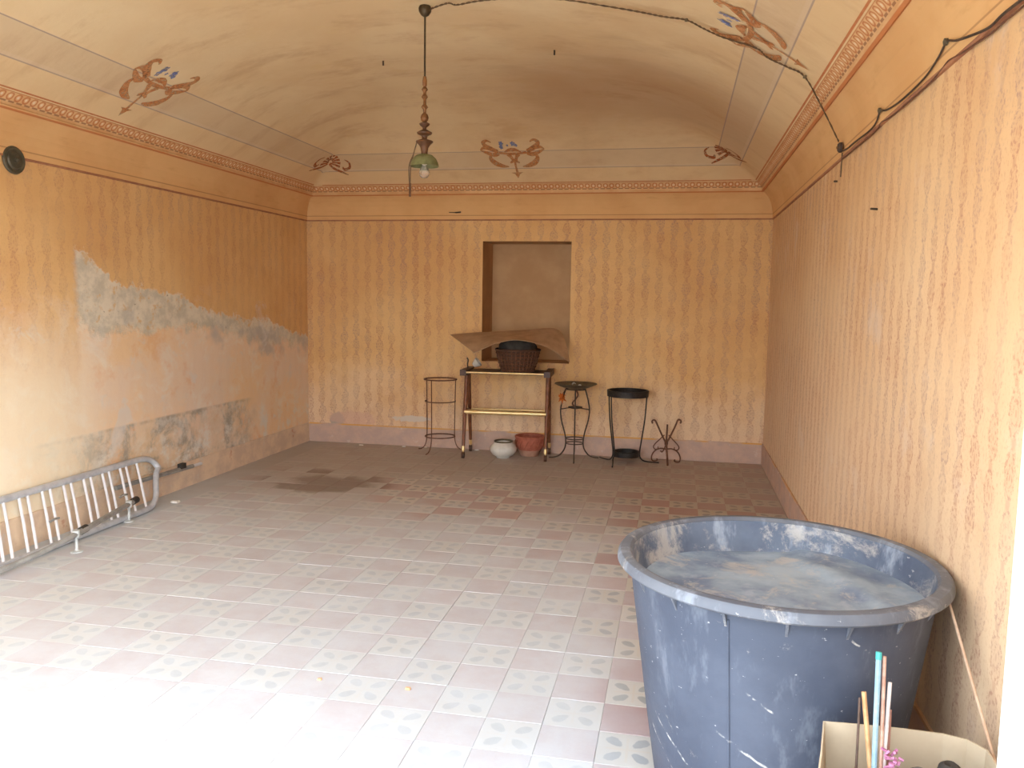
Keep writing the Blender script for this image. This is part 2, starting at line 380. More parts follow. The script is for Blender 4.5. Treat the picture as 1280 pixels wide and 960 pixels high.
MAT['lamp_iron'] = speckled('dark_bronze', rgb(88, 72, 50), rgb(68, 56, 42), 26, .45, .4)
MAT['cord'] = speckled('old_cord', rgb(112, 86, 60), rgb(88, 68, 50), 30, .8)
MAT['patina'] = speckled('green_grey_metal', rgb(98, 90, 74), rgb(78, 76, 64), 22, .5, .3)
def make_bulb():
    t = NT('bulb_glass'); t.bsdf.inputs['Transmission Weight'].default_value = .85; t.bsdf.inputs['IOR'].default_value = 1.2
    return t.done(rgb(240, 232, 220), .08, 0, .6)
MAT['bulb'] = make_bulb()

# tub plastics
def make_tub(name, resid, c1, c2, scr, scuffs=False):
    t = NT(name); P = t.obj(); x, y, z = t.xyz(P)[:3]
    n = t.noise(P, 3, 5, .6); nn = t.noise(P, 6.5, 8, .76, .5)
    c = t.mix(t.step(n, .35, .65), c1, c2)
    th = t.noise(t.scl(P, 1, 1, .35), 9, 5, .7)
    c = t.mix(t.mul(t.step(th, .52, .68), scr), c, rgb(176, 184, 196))
    c = t.mix(t.mul(t.step(nn, .64-resid, .74-resid*.75), .7), c, rgb(194, 186, 176))
    fine = t.noise(t.scl(P, 1, 1, 1.6), 38, 3, .7)
    c = t.mix(t.mul(t.step(fine, .68, .74), .6), c, rgb(206, 206, 206))
    if scuffs:      # long scuff lines winding down the wall
        th_ = t.math('ARCTAN2', y, x); wv = t.mul(t.sub(t.noise(P, 6, 3, .6), .5), .06)
        for (th0, z0, k, hw) in ((-2.25, .17, -.22, .5), (-1.75, .26, -.20, .35), (-2.5, .13, -.3, .4), (-1.2, .62, -.35, .1), (-1.75, .43, -.25, .1), (-.5, .4, .9, .12)):
            dth = t.sub(th_, th0); ln = t.add(t.sub(z, t.add(z0, t.mul(dth, k))), wv)
            f_ = t.mul(t.mul(t.band(ln, 0.0, .0015, .004), t.step(t.math('ABSOLUTE', dth), hw, hw*.6)), t.step(t.noise(P, 24, 3, .7), .42, .58))
            c = t.mix(t.mul(f_, .75), c, rgb(206, 204, 198))
    t.bump(t.add(nn, t.mul(fine, .3)), .25, .006)
    return t.done(c, t.add(.42, t.mul(nn, .3)), 0, .45)
MAT['tub_out'] = make_tub('tub_plastic', .0, rgb(80, 87, 103), rgb(66, 73, 89), .16, True)
MAT['tub_rim'] = make_tub('tub_rim_plastic', .08, rgb(110, 114, 122), rgb(92, 96, 106), .3)
MAT['tub_in'] = make_tub('tub_inner_plastic', .17, rgb(80, 89, 108), rgb(108, 118, 134), .6)
MAT['tub_floor'] = make_tub('tub_residue', .14, rgb(166, 182, 194), rgb(104, 120, 146), .5)

# ---------------------------------------------------------------- mesh builder
class MB:
    def __init__(s): s.v = []; s.f = []; s.uv = {}
    def face(s, *ps, uv=None):
        i = len(s.v); s.v += [tuple(p) for p in ps]; s.f.append(tuple(range(i, i+len(ps))))
        if uv: s.uv[len(s.f)-1] = uv
        return s
    def box(s, x0, x1, y0, y1, z0, z1):
        i = len(s.v)
        s.v += [(x, y, z) for z in (z0, z1) for y in (y0, y1) for x in (x0, x1)]
        for q in ((0, 2, 3, 1), (4, 5, 7, 6), (0, 1, 5, 4), (2, 6, 7, 3), (0, 4, 6, 2), (1, 3, 7, 5)): s.f.append(tuple(i+k for k in q))
        return s
    def tube(s, pts, r, seg=8, closed=False, cap=True):
        pts = [Vector(p) for p in pts]; n = len(pts)
        rs = r if isinstance(r, (list, tuple)) else [r]*n
        base = len(s.v); prev = None
        for k in range(n):
            if closed: t = pts[(k+1) % n]-pts[k-1]
            else: t = pts[min(k+1, n-1)]-pts[max(k-1, 0)]
            t = t.normalized() if t.length > 1e-9 else Vector((0, 0, 1))
            if prev is None:
                a = Vector((0, 0, 1)) if abs(t.z) < .9 else Vector((1, 0, 0))
                nx = t.cross(a).normalized()
            else:
                nx = (prev-t*prev.dot(t)); nx = nx.normalized() if nx.length > 1e-6 else t.orthogonal().normalized()
            prev = nx; ny = t.cross(nx)
            for j in range(seg):
                a = 2*PI*j/seg; s.v.append(tuple(pts[k]+rs[k]*(math.cos(a)*nx+math.sin(a)*ny)))
        m = n if closed else n-1
        for k in range(m):
            for j in range(seg):
                a = base+k*seg+j; b = base+k*seg+(j+1) % seg; c = base+((k+1) % n)*seg+(j+1) % seg; d = base+((k+1) % n)*seg+j
                s.f.append((a, b, c, d))
        if cap and not closed:
            s.f.append(tuple(base+j for j in reversed(range(seg)))); s.f.append(tuple(base+(n-1)*seg+j for j in range(seg)))
        return s
    def lathe(s, prof, seg=24, c=(0, 0, 0), a0=0.0, cap=True):
        base = len(s.v); n = len(prof)
        for r, z in prof:
            for j in range(seg):
                a = a0+2*PI*j/seg; s.v.append((c[0]+r*math.cos(a), c[1]+r*math.sin(a), c[2]+z))
        for k in range(n-1):
            for j in range(seg):
                s.f.append((base+k*seg+j, base+k*seg+(j+1) % seg, base+(k+1)*seg+(j+1) % seg, base+(k+1)*seg+j))
        if cap and prof[0][0] > 1e-6: s.f.append(tuple(base+j for j in reversed(range(seg))))
        if cap and prof[-1][0] > 1e-6: s.f.append(tuple(base+(n-1)*seg+j for j in range(seg)))
        return s
    def ring(s, c, r, rad, seg=28, ts=7, z=0):
        return s.tube([(c[0]+r*math.cos(2*PI*k/seg), c[1]+r*math.sin(2*PI*k/seg), c[2]+z) for k in range(seg)], rad, ts, closed=True)
    def xf(s, mat):
        s.v = [tuple(mat @ Vector(p)) for p in s.v]; return s
    def build(s, name, mat, parent=None, smooth=False):
        me = bpy.data.meshes.new(name); me.from_pydata(s.v, [], s.f)
        if s.uv:
            l = me.uv_layers.new(name='UVMap')
            for pi, p in enumerate(me.polygons):
                if pi in s.uv:
                    for li, q in zip(p.loop_indices, s.uv[pi]): l.data[li].uv = q
        me.materials.append(MAT[mat] if isinstance(mat, str) else mat)
        if smooth:
            me.polygons.foreach_set('use_smooth', [True]*len(me.polygons))
            try: me.set_sharp_from_angle(angle=math.radians(38))
            except Exception: pass
        me.validate(); me.update()
        o = bpy.data.objects.new(name, me); COL.objects.link(o)
        if parent: o.parent = parent
        return o

def spline(pts, n=8):
    """Catmull-Rom through the points"""
    P = [Vector(p) for p in pts]; out = []
    for i in range(len(P)-1):
        p0 = P[max(i-1, 0)]; p1 = P[i]; p2 = P[i+1]; p3 = P[min(i+2, len(P)-1)]
        for k in range(n):
            t = k/n
            out.append(.5*((2*p1)+(-p0+p2)*t+(2*p0-5*p1+4*p2-p3)*t*t+(-p0+3*p1-3*p2+p3)*t**3))
    out.append(P[-1]); return out

def tag(o, label, cat, group=None):
    o['label'] = label; o['category'] = cat
    if group: o['group'] = group
    return o
def structure(o): o['kind'] = 'structure'; return o
def thing(name, label, cat, loc=(0, 0, 0), rz=0, group=None):
    o = bpy.data.objects.new(name, None); COL.objects.link(o); o.empty_display_size = .1
    o.location = loc; o.rotation_euler = (0, 0, rz); return tag(o, label, cat, group)

# ================================================================ SETTING
TH = .5
ZT = 3.25
# floor slab and tiles
fl = structure(MB().box(-L-.02, R+.02, YF-.35, D+.02, -.12, -.004).build('floor', 'cement'))
def tile_mesh(name, mat):
    m = MB(); h = TS/2-.0006; g = TS/2-.0016; z0 = -.006; z1 = -.0007; z2 = 0.0
    lo = [(-h, -h, z0), (h, -h, z0), (h, h, z0), (-h, h, z0)]; mi = [(x, y, z1) for x, y, _ in lo]
    hi = [(-g, -g, z2), (g, -g, z2), (g, g, z2), (-g, g, z2)]
    def q(*p): m.face(*p, uv=[(c[0]/TS+.5, c[1]/TS+.5) for c in p])
    q(*hi)
    for k in range(4):
        k2 = (k+1) % 4; q(mi[k], mi[k2], hi[k2], hi[k]); q(lo[k], lo[k2], mi[k2], mi[k])
    return m
tm = {}
for k, mt in ((0, 'tile_red'), (1, 'tile_flower')):
    o = tile_mesh('floor_tile', mt).build('floor_tile', mt); tm[k] = o.data; bpy.data.objects.remove(o)
cells = []
for i in range(-15, 6):
    for j in range(-5, 26):
        c = Vector((TX+(i+.5)*TS, TY+(j+.5)*TS, 0)); d = c-Vector((0, 0, CAM_H)); zc = d.dot(F)
        px = 640+FPX*d.dot(RV)/zc; py = 480-FPX*d.dot(UV_)/zc
        vis = -30 < px < 1310 and py < 985
        hid = (c.x-.32)**2+(c.y-2.52)**2 < .34**2 or (c.x > .35 and c.y < 3.3) 
        cells.append((0 if (vis and not hid) else 1, zc, i, j, c))
cells.sort(key=lambda a: (a[0], a[1]))
rest = {0: MB(), 1: MB()}
for n, (h, zc, i, j, c) in enumerate(cells):
    k = (i+j) % 2
    if n < 300 and h == 0:
        o = bpy.data.objects.new('floor_tile', tm[k]); COL.objects.link(o); o.parent = fl
        o.location = (c.x, c.y, random.uniform(-.0007, .0007)); o.rotation_euler = (random.gauss(0, .0008), random.gauss(0, .0008), 0)
    else:
        t_ = tile_mesh('t', ''); b = rest[k]; off = len(b.v); dz = random.uniform(-.0007, .0007)
        b.v += [(x+c.x, y+c.y, z+dz) for x, y, z in t_.v]
        for fi, f_ in enumerate(t_.f): b.uv[len(b.f)] = t_.uv[fi]; b.f.append(tuple(off+q for q in f_))
for k, mt in ((0, 'tile_red'), (1, 'tile_flower')):
    o = rest[k].build('far_floor_tiles', mt, fl); o['kind'] = 'stuff'

# walls
structure(MB().box(-L-TH, -L, YF-.35, D+TH+.2, -.1, ZT).build('wall_left', 'wall_left'))
structure(MB().box(R, R+TH, YF-.0, D+TH+.2, -.1, ZT).build('wall_right', 'wall_right'))
# back wall with niche
NX0, NX1, NZ0, NZ1, ND = -1.858, -1.003, .868, 2.018, .44
m = MB(); Y = D; x0, x1 = -L, R; z0, z1 = -.1, ZT
for a, b, c, d in ((x0, NX0, z0, z1), (NX1, x1, z0, z1), (NX0, NX1, z0, NZ0), (NX0, NX1, NZ1, z1)):
    m.face((a, Y, c), (b, Y, c), (b, Y, d), (a, Y, d))
m.face((x0, D+.7, z0), (x0, D+.7, z1), (x1, D+.7, z1), (x1, D+.7, z0))
wb = structure(m.build('wall_back', 'wall_back'))
m = MB(); y2 = D+ND
m.face((NX0, Y, NZ0), (NX0, y2, NZ0), (NX0, y2, NZ1), (NX0, Y, NZ1)); m.face((NX1, Y, NZ0), (NX1, Y, NZ1), (NX1, y2, NZ1), (NX1, y2, NZ0))
m.face((NX0, Y, NZ1), (NX0, y2, NZ1), (NX1, y2, NZ1), (NX1, Y, NZ1)); m.face((NX0, Y, NZ0), (NX1, Y, NZ0), (NX1, y2, NZ0), (NX0, y2, NZ0))
m.build('niche_reveal', 'niche', wb)
MB().box(NX0-.01, NX1+.01, y2-.004, y2+.03, NZ0-.01, NZ1+.01).build('niche_back', 'niche_board', wb)
# front wall round the wide opening the picture is taken through
OX0, OX1, OZ = -3.0, .50, 2.35
m = MB().box(-L-TH, OX0, YF-.35, YF, -.1, ZT).box(OX1, R+TH, YF-.35, YF, -.1, ZT).box(OX0, OX1, YF-.35, YF, OZ, ZT)
structure(m.build('wall_front', 'white_plaster'))
structure(MB().box(-L-TH, R+TH, YF-.35, D+.75, ZT, ZT+.2).build('sealing_slab', 'white_plaster'))  # unseen slab added over the vault to keep sky light from leaking in
structure(MB().box(-25, 25, -25, YF-.34, -.2, -.03).build('pavement', 'pavement'))
# skirtings
def skirt(name, ax):
    m = MB(); h = .188; e = .01
    if ax == 'back':
        m.box(-L, R, D-e, D+.01, -.01, h); mat = 'skx'
    elif ax == 'left': m.box(-L-.01, -L+e, YF, D, -.01, h); mat = 'skl'
    else: m.box(R-e, R+.01, YF, D, -.01, h); mat = 'sky'
    structure(m.build(name, mat))
skirt('baseboard_back', 'back'); skirt('baseboard_left', 'left'); skirt('baseboard_right', 'right')
# swept mouldings round the four walls (mitred), profile of (inset from wall, height)
def sweep(name, prof, mat, vnorm=False):
    m = MB(); acc = [0]
    for a, b in zip(prof, prof[1:]): acc.append(acc[-1]+math.dist(a, b))
    if vnorm: acc = [a/acc[-1] for a in acc]
    sides = [((-1, 1), (1, 1)), ((1, 1), (1, -1)), ((1, -1), (-1, -1)), ((-1, -1), (-1, 1))]
    def cor(sx, sy, d): return (R-d if sx > 0 else -L+d, D-d if sy > 0 else YF+d)
    for (a, b) in sides:
        for k in range(len(prof)-1):
            ps = []; uvs = []
            for (sd_, kk) in ((a, k), (b, k), (b, k+1), (a, k+1)):
                d, z = prof[kk]; x, y = cor(*sd_, d); ps.append((x, y, z))
                uvs.append(((x if a[1] == b[1] else y), acc[kk]))
            m.face(*ps, uv=uvs)
    return structure(m.build(name, mat))
sweep('trim_1', [(-.01, 2.211), (.010, 2.212), (.012, 2.219), (.010, 2.224), (-.01, 2.224)], 'line')
sweep('trim_2', [(0, 2.222), (.008, 2.224), (.010, 2.262), (.016, 2.30), (.028, 2.345), (.05, 2.39), (.075, 2.42), (.104, 2.447)], 'frieze')
sweep('trim_3', [(.104, 2.445), (.114, 2.440), (.124, 2.446), (.128, 2.456), (.122, 2.464), (.124, 2.478), (.134, 2.490), (.150, 2.508), (.166, 2.520), (.170, 2.530), (.182, 2.536), (.19, 2.545)], 'cornice', True)
# vaulted ceiling
PROF = [(.14, 2.505), (.18, 2.536), (.33, 2.642), (.52, 2.762), (.66, 2.835), (.8, 2.893), (1.0, 2.952), (1.2, 2.995), (1.45, 3.032), (1.7, 3.056), (2.0, 3.071), (2.4, 3.078), (4, 3.08)]
def prof_z(d):
    if d <= PROF[0][0]: return PROF[0][1]
    for i in range(len(PROF)-1):
        a, b = PROF[i], PROF[i+1]
        if d <= b[0]:
            # cubic Hermite with finite-difference tangents
            def sl(k):
                k = max(0, min(len(PROF)-2, k)); return (PROF[k+1][1]-PROF[k][1])/(PROF[k+1][0]-PROF[k][0])
            h = b[0]-a[0]; t = (d-a[0])/h; m0 = (sl(i-1)+sl(i))/2*h; m1 = (sl(i)+sl(i+1))/2*h
            return (2*t**3-3*t*t+1)*a[1]+(t**3-2*t*t+t)*m0+(-2*t**3+3*t*t)*b[1]+(t**3-t*t)*m1
    return PROF[-1][1]
def ceil_z(x, y):
    a = min(x+L, R-x); b = min(D-y, y-YF)
    mnv = min(a, b); k = .35*max(0, min(1, (mnv-.45)/.6))
    if k > 1e-4:
        h = max(k-abs(a-b), 0)/k; mnv -= h*h*k*.25
    return prof_z(mnv)
m = MB(); nx, ny = 92, 120; cx0, cx1, cy0, cy1 = -L+.17, R-.17, YF+.17, D-.17
gx = [cx0+(cx1-cx0)*i/nx for i in range(nx+1)]; gy = [cy0+(cy1-cy0)*j/ny for j in range(ny+1)]
m.v = [(x, y, ceil_z(x, y)) for y in gy for x in gx]
m.f = [(j*(nx+1)+i, (j+1)*(nx+1)+i, (j+1)*(nx+1)+i+1, j*(nx+1)+i+1) for j in range(ny) for i in range(nx)]
ceil = structure(m.build('ceiling', 'ceiling', None, True))

# ---- painted ornaments on the vault (flat paint following its surface)
def ribbon(m, pts, ws, place):
    P = spline([Vector((a, b, 0)) for a, b in pts], 6); n = len(P); prev = None
    for k in range(n):
        t = P[min(k+1, n-1)]-P[max(k-1, 0)]; t.normalize(); nn = Vector((-t.y, t.x, 0))
        f = k/(n-1)*(len(ws)-1); i = min(int(f), len(ws)-2); w_ = 1.35*(ws[i]+(ws[i+1]-ws[i])*(f-i))+2
        a = place(*(P[k]+nn*w_).xy); b = place(*(P[k]-nn*w_).xy)
        if prev: m.face(prev[0], prev[1], b, a)
        prev = (a, b)
def blob(m, cx, cy, rx, ry, place, n=10, lob=0.0, ph=0.0):
    ps = []
    for k in range(n):
        a = 2*PI*k/n; q = 1+lob*math.cos(5*a+ph)
        ps.append(place(cx+rx*q*math.cos(a), cy+ry*q*math.sin(a)))
    c = place(cx, cy)
    for k in range(n): m.face(c, ps[k], ps[(k+1) % n])
def crest(place):
    """basket-of-flowers crest; design units: x -430..430, y 0 (tip) .. 530"""
    m = MB(); fm = MB()
    for sx in (-1, 1):
        pl = lambda a, b, sx=sx: place(sx*a, b)
        ribbon(m, [(300, 490), (360, 520), (420, 490), (400, 440), (330, 400), (230, 350)], [4, 12, 20, 24, 24, 16], pl)
        ribbon(m, [(500, 380), (440, 410), (340, 400), (230, 350)], [3, 14, 20, 22], pl)
        ribbon(m, [(500, 380), (420, 345), (300, 310), (220, 330)], [3, 14, 20, 16], pl)
        ribbon(m, [(350, 320), (370, 260), (320, 205), (220, 165), (110, 150)], [8, 22, 26, 18, 3], pl)
        ribbon(m, [(220, 340), (110, 325), (0, 320)], [12, 9, 12], pl)
        ribbon(m, [(130, 345), (60, 372), (0, 378)], [4, 14, 20], pl)
        ribbon(m, [(100, 310), (45, 270), (30, 225), (75, 200)], [8, 12, 12, 6], pl)
        ribbon(m, [(60, 320), (20, 250), (0, 205)], [10, 10, 14], pl)
    ribbon(m, [(0, 210), (0, 140), (5, 70)], [12, 10, 14], place)
    m.face(place(-95, 72), place(-40, 55), place(0, 0), place(0, 75)); m.face(place(0, 75), place(0, 0), place(45, 55), place(100, 75))
    for (a, b, r) in ((-150, 470, 34), (-160, 418, 30), (30, 465, 36), (75, 440, 22), (-60, 440, 16)):
        blob(fm, a, b, r, r, place, 15, .25, a)
    o = m.build('painted_crest', 'rust_paint', ceil); fm.build('painted_flowers', 'blue_paint', o)
def shell(place):
    """corner shell; design units: x -360..360, y 0..260"""
    m = MB()
    for k in range(9):
        a = PI*(.06+.88*k/8); ca, sa = math.cos(a), math.sin(a)
        ribbon(m, [(20*ca, 20+20*sa), (100*ca, 30+120*sa), (185*ca, 30+185*sa)], [3, 9, 15], place)
    for sx in (-1, 1):
        pl = lambda a, b, sx=sx: place(sx*a, b)
        ribbon(m, [(180, 215), (270, 210), (320, 140), (270, 70), (220, 90)], [3, 9, 15, 16, 5], pl)
        ribbon(m, [(10, 10), (120, -10), (240, 5), (370, 25)], [10, 14, 12, 3], pl)
    m.build('painted_shell', 'rust_dark', ceil)
OFF = .006
def wall_place(side, cen, su, d0, du):
    def f(a, b):
        d = d0+b*du
        if side == 'back': x, y = cen+a*su, D-d
        elif side == 'left': x, y = -L+d, cen+a*su
        else: x, y = R-d, cen+a*su
        return (x, y, ceil_z(x, y)-OFF)
    return f
crest(wall_place('back', -1.475, .00057, .235, .00082))
crest(wall_place('left', 4.64, .00052, .225, .00082))
crest(wall_place('right', 4.22, .00052, .235, .00086))
def corner_place(cx, cy, dirx):
    q = math.sqrt(.5)
    def f(a, b):
        s_, t_ = a*.00052, (b-90)*.00075
        x = cx+dirx*(s_*q+t_*q)*1.0; y = cy-(t_*q-s_*q)
        return (x, y, ceil_z(x, y)-OFF)
    return f
shell(corner_place(-3.20, 7.28, 1)); shell(corner_place(.335, 7.22, -1))

# ================================================================ TUB
TC = (.318, 2.525); TZ = .717; TR = .475
tub = thing('plastic_tub', 'huge round blue-grey plastic tub streaked with whitish dried residue by right wall', 'tub', (TC[0], TC[1], 0))
rt_ = lambda z: .345+(.437-.345)*z/(TZ-.05)
MB().lathe([(0, .0), (rt_(0)-.02, .0), (rt_(0), .02), (rt_(.2), .2), (rt_(.4), .4), (rt_(TZ-.05), TZ-.05), (rt_(TZ-.05)+.002, TZ-.02)], 72, cap=False).build('body', 'tub_out', tub, True)
MB().lathe([(.432, TZ-.012), (.440, TZ-.002), (.452, TZ), (.468, TZ-.003), (TR, TZ-.012), (TR+.002, TZ-.028), (TR-.004, TZ-.034), (TR-.012, TZ-.034), (TR-.014, TZ-.022), (.437, TZ-.022), (.432, TZ-.012)], 96, cap=False).build('rim', 'tub_rim', tub, True)
inn = MB().lathe([(.434, TZ-.010), (.428, TZ-.04), (.423, .65), (.419, .62), (.41, .60)], 72)
inn.f = inn.f[:-2]
inn.build('inner_wall', 'tub_in', tub, True)
fm = MB(); NR = 16; NA = 64
for i in range(NR+1):
    for j in range(NA):
        r = .421*i/NR; a = 2*PI*j/NA; x, y = r*math.cos(a), r*math.sin(a)
        z = .607+.006*math.sin(9*x+2)*math.cos(7*y)+.004*math.sin(23*x*y+4*x)
        # slumped ridge toward the wall side
        q = (x*.75+y*.35)-.20; z += .020*math.exp(-(q/.035)**2)*max(0, min(1, (.36-abs(y-.05))/.2)) + (.012 if q > .03 else 0)
        fm.v.append((x, y, z))
for i in range(NR):
    for j in range(NA): fm.f.append((i*NA+j, i*NA+(j+1) % NA, (i+1)*NA+(j+1) % NA, (i+1)*NA+j))
fm.build('dried_residue', 'tub_floor', tub, True)
for k in range(18):
    a = 2*PI*(k+.35)/18; ca, sa = math.cos(a), math.sin(a); tv = Vector((-sa, ca, 0))*.0035
    z1 = TZ-.032; ro = TR-.016; ri = rt_(z1)-.006; ri2 = rt_(z1-.058)-.004
    pts = [Vector((ro*ca, ro*sa, z1)), Vector((ri*ca, ri*sa, z1)), Vector((ri2*ca, ri2*sa, z1-.058))]
    g = MB(); A = [p-tv for p in pts]; B = [p+tv for p in pts]
    g.face(*A); g.face(*reversed(B))
    for q in range(3): q2 = (q+1) % 3; g.face(A[q2], A[q], B[q], B[q2])
    g.build('bracket', 'tub_rim', tub)
for a in (-1.955, -1.955+2*PI/3, -1.955+4*PI/3):
    MB().tube([((rt_(z)+.001)*math.cos(a), (rt_(z)+.001)*math.sin(a), z) for z in (.03, .2, .4, TZ-.06)], .003, 6).build('mould_seam', 'tub_out', tub)

# cane leaning on the tub
a = Vector((.746, 2.385, .70)); b = Vector((.761, 2.012, .42)); e = a+(b-a)*((.69-.006)/(.69-.40)); s_ = a+(a-b)*.03
tag(MB().tube([s_, a*.5+e*.5, e], [.004, .0038, .0035], 8).build('thin_cane', speckled('pale_cane', rgb(214, 186, 160), rgb(196, 160, 132), 20, .7)), 'thin pale cane leaning on the tub rim beside right wall', 'cane')

# ================================================================ CARDBOARD BOX OF STAKES
bx = thing('cardboard_box', 'open pale cardboard box in front of the tub holding garden stakes', 'box', (0, 0, 0))
BX0, BX1, BY0, BY1, BH = .385, .742, 1.765, 2.045, .45
def card(name, pts, th=.004, par=bx, mat='box_card'):
    """thin panel from a strip of (bottom, top) point pairs"""
    m = MB(); n = len(pts); nrm = []
    for k in range(n):
        q = Vector(pts[min(k+1, n-1)][0])-Vector(pts[max(k-1, 0)][0]); v = Vector(pts[k][1])-Vector(pts[k][0]); nrm.append(q.cross(v).normalized()*th)
    A = [(Vector(p[0]), Vector(p[1])) for p in pts]; B = [(p[0]+q, p[1]+q) for p, q in zip(A, nrm)]
    for k in range(n-1):
        m.face(A[k][0], A[k+1][0], A[k+1][1], A[k][1]); m.face(B[k][0], B[k][1], B[k+1][1], B[k+1][0])
        m.face(A[k][1], A[k+1][1], B[k+1][1], B[k][1]); m.face(A[k][0], B[k][0], B[k+1][0], A[k+1][0])
    m.face(A[0][0], A[0][1], B[0][1], B[0][0]); m.face(A[-1][0], B[-1][0], B[-1][1], A[-1][1])
    return m.build(name, mat, par)
MB().box(BX0+.02, BX1-.01, BY0, BY1, 0, .006).build('bottom_panel', 'box_card', bx)
back = [(BX0, BY1, BH), (.46, BY1+.003, BH+.001), (.56, BY1+.008, BH), (.66, BY1+.006, BH-.001), (.71, BY1-.008, BH-.002), (BX1, BY1-.045, BH-.004)]
card('back_panel', [((x+.01 if x < .4 else x, min(y, BY1), .004), (x, y, z)) for x, y, z in back])
card('side_panel', [((BX0+.012, BY0, .004), (BX0-.062, BY0-.01, BH-.012)), ((BX0+.012, (BY0+BY1)/2, .004), (BX0-.028, (BY0+BY1)/2, BH-.002)), ((BX0+.01, BY1, .004), (BX0, BY1, BH))])
card('side_panel', [((BX1-.01, BY1-.03, .004), (BX1, BY1-.045, BH-.004)), ((BX1-.01, BY0, .004), (BX1, BY0, BH-.01))])
card('front_panel', [((BX1-.01, BY0, .004), (BX1, BY0, BH-.01)), ((BX0+.012, BY0, .004), (BX0-.062, BY0-.01, BH-.012))])
def stake(name, label, top, bot, r, c1, c2, cap=None, cat='stake'):
    t_, b_ = Vector(top), Vector(bot); d = (b_-t_); e = t_+d*((t_.z-.012)/(t_.z-b_.z))
    e.x = max(BX0+.03, min(BX1-.03, e.x)); e.y = max(BY0+.03, min(BY1-.03, e.y))
    mm = speckled(name+'_paint', rgb(*c1), rgb(*c2), 30, .6)
    if cap:
        o = thing(name, label, cat, tuple(e)); q = t_-e
        MB().tube([(0, 0, 0), q*.5, q*.985], [r, r, r], 8).build('shaft', mm, o, True)
        MB().tube([q*.975, q], r*1.12, 8).build('painted_end', speckled(name+'_tip', rgb(*cap), rgb(*cap), 10, .5), o, True)
    else:
        tag(MB().tube([e, t_*.5+e*.5, t_], [r*1.05, r, r*.95], 8).build(name, mm, None, True), label, cat)
G = 'x'
stake('green_stake', 'tallest stake in the cardboard box, pale blue with turquoise end', (.480, 1.95, .678), (.473, 1.9, .43), .0062, (156, 182, 194), (132, 162, 178), (66, 160, 156))
stake('wooden_stake', 'pinkish wooden stake right against the turquoise-tipped one', (.494, 1.955, .667), (.487, 1.9, .43), .0045, (196, 160, 142), (172, 130, 112))
stake('wooden_stake', 'pale whitish slanted stake in the cardboard box', (.508, 1.95, .608), (.494, 1.9, .43), .0048, (212, 200, 194), (190, 176, 172))
stake('bamboo_stake', 'short orange-brown bamboo stake in the cardboard box', (.453, 1.95, .579), (.462, 1.9, .47), .0058, (200, 156, 112), (180, 132, 88))
stake('thin_rod', 'thin dark brown rod beside the orange bamboo stake', (.445, 1.95, .564), (.431, 1.9, .42), .0030, (92, 70, 58), (70, 54, 46))
stake('thin_rod', 'thin reddish rod, shortest at the edge of the stakes', (.514, 1.955, .54), (.507, 1.9, .43), .0032, (176, 128, 112), (150, 104, 92))
mp = MB()
for k in range(26):
    a = random.uniform(0, 2*PI); z = random.uniform(0, .08)
    c = Vector((.505+.014*math.cos(a), 1.885+.014*math.sin(a), .40+z))
    mp.tube([c, c+Vector((random.uniform(-.02, .02), random.uniform(-.02, .02), random.uniform(-.01, .02)))], .0035, 5)
mp.tube([(.505, 1.885, .02), (.505, 1.885, .45)], .006, 6)
tag(mp.build('pink_tinsel', speckled('pink_tinsel', rgb(196, 136, 168), rgb(170, 104, 142), 60, .5)), 'frayed pink tinsel stalk among the stakes in the box', 'tinsel')
def lump(name, label, c, r, mat, cat, sq=.8):
    m = MB(); pr = []
    for k in range(9):
        a = -PI/2+PI*k/8; pr.append((max(0, r*math.cos(a)), r*sq*math.sin(a)))
    m.lathe(pr, 14)
    m.v = [(x*(1+.12*math.sin(11*x/r+7*z/r)), y*(1+.12*math.cos(9*y/r)), z*(1+.1*math.sin(5*x/r))) for x, y, z in m.v]
    o = m.build(name, mat, None, True); o.location = c; return tag(o, label, cat)
# stuffing pile inside the box: dark rolled cloths standing up to just under the rim
def roll(name, label, x, y, h, r, mat):
    m = MB(); pr = [(r*.9, 0), (r, .05), (r*.96, h*.5), (r, h-.03), (r*.8, h-.008), (r*.45, h), (0, h-.006)]
    m.lathe(pr, 16); m.v = [(px*(1+.07*math.sin(3*math.atan2(py, px+1e-9)+9*z)), py*(1+.06*math.cos(14*z)), z) for px, py, z in m.v]
    o = m.build(name, mat, None, True); o.location = (x, y, .007); tag(o, label, 'cloth roll')
roll('cloth_roll', 'dark rolled cloth in the box beside the jamb', .632, 1.90, .448, .030, 'grey_cloth')
roll('cloth_roll', 'grey rolled cloth in the box behind the pink tinsel', .57, 1.90, .425, .030, speckled('mid_grey_cloth', rgb(120, 112, 104), rgb(96, 90, 84), 14, .9))

# ================================================================ STEEL RACK ON LEFT WALL
rk = thing('steel_rack', 'galvanised tubular steel rack with paired white bars leaning on stained left wall', 'rack', (0, 0, 0))
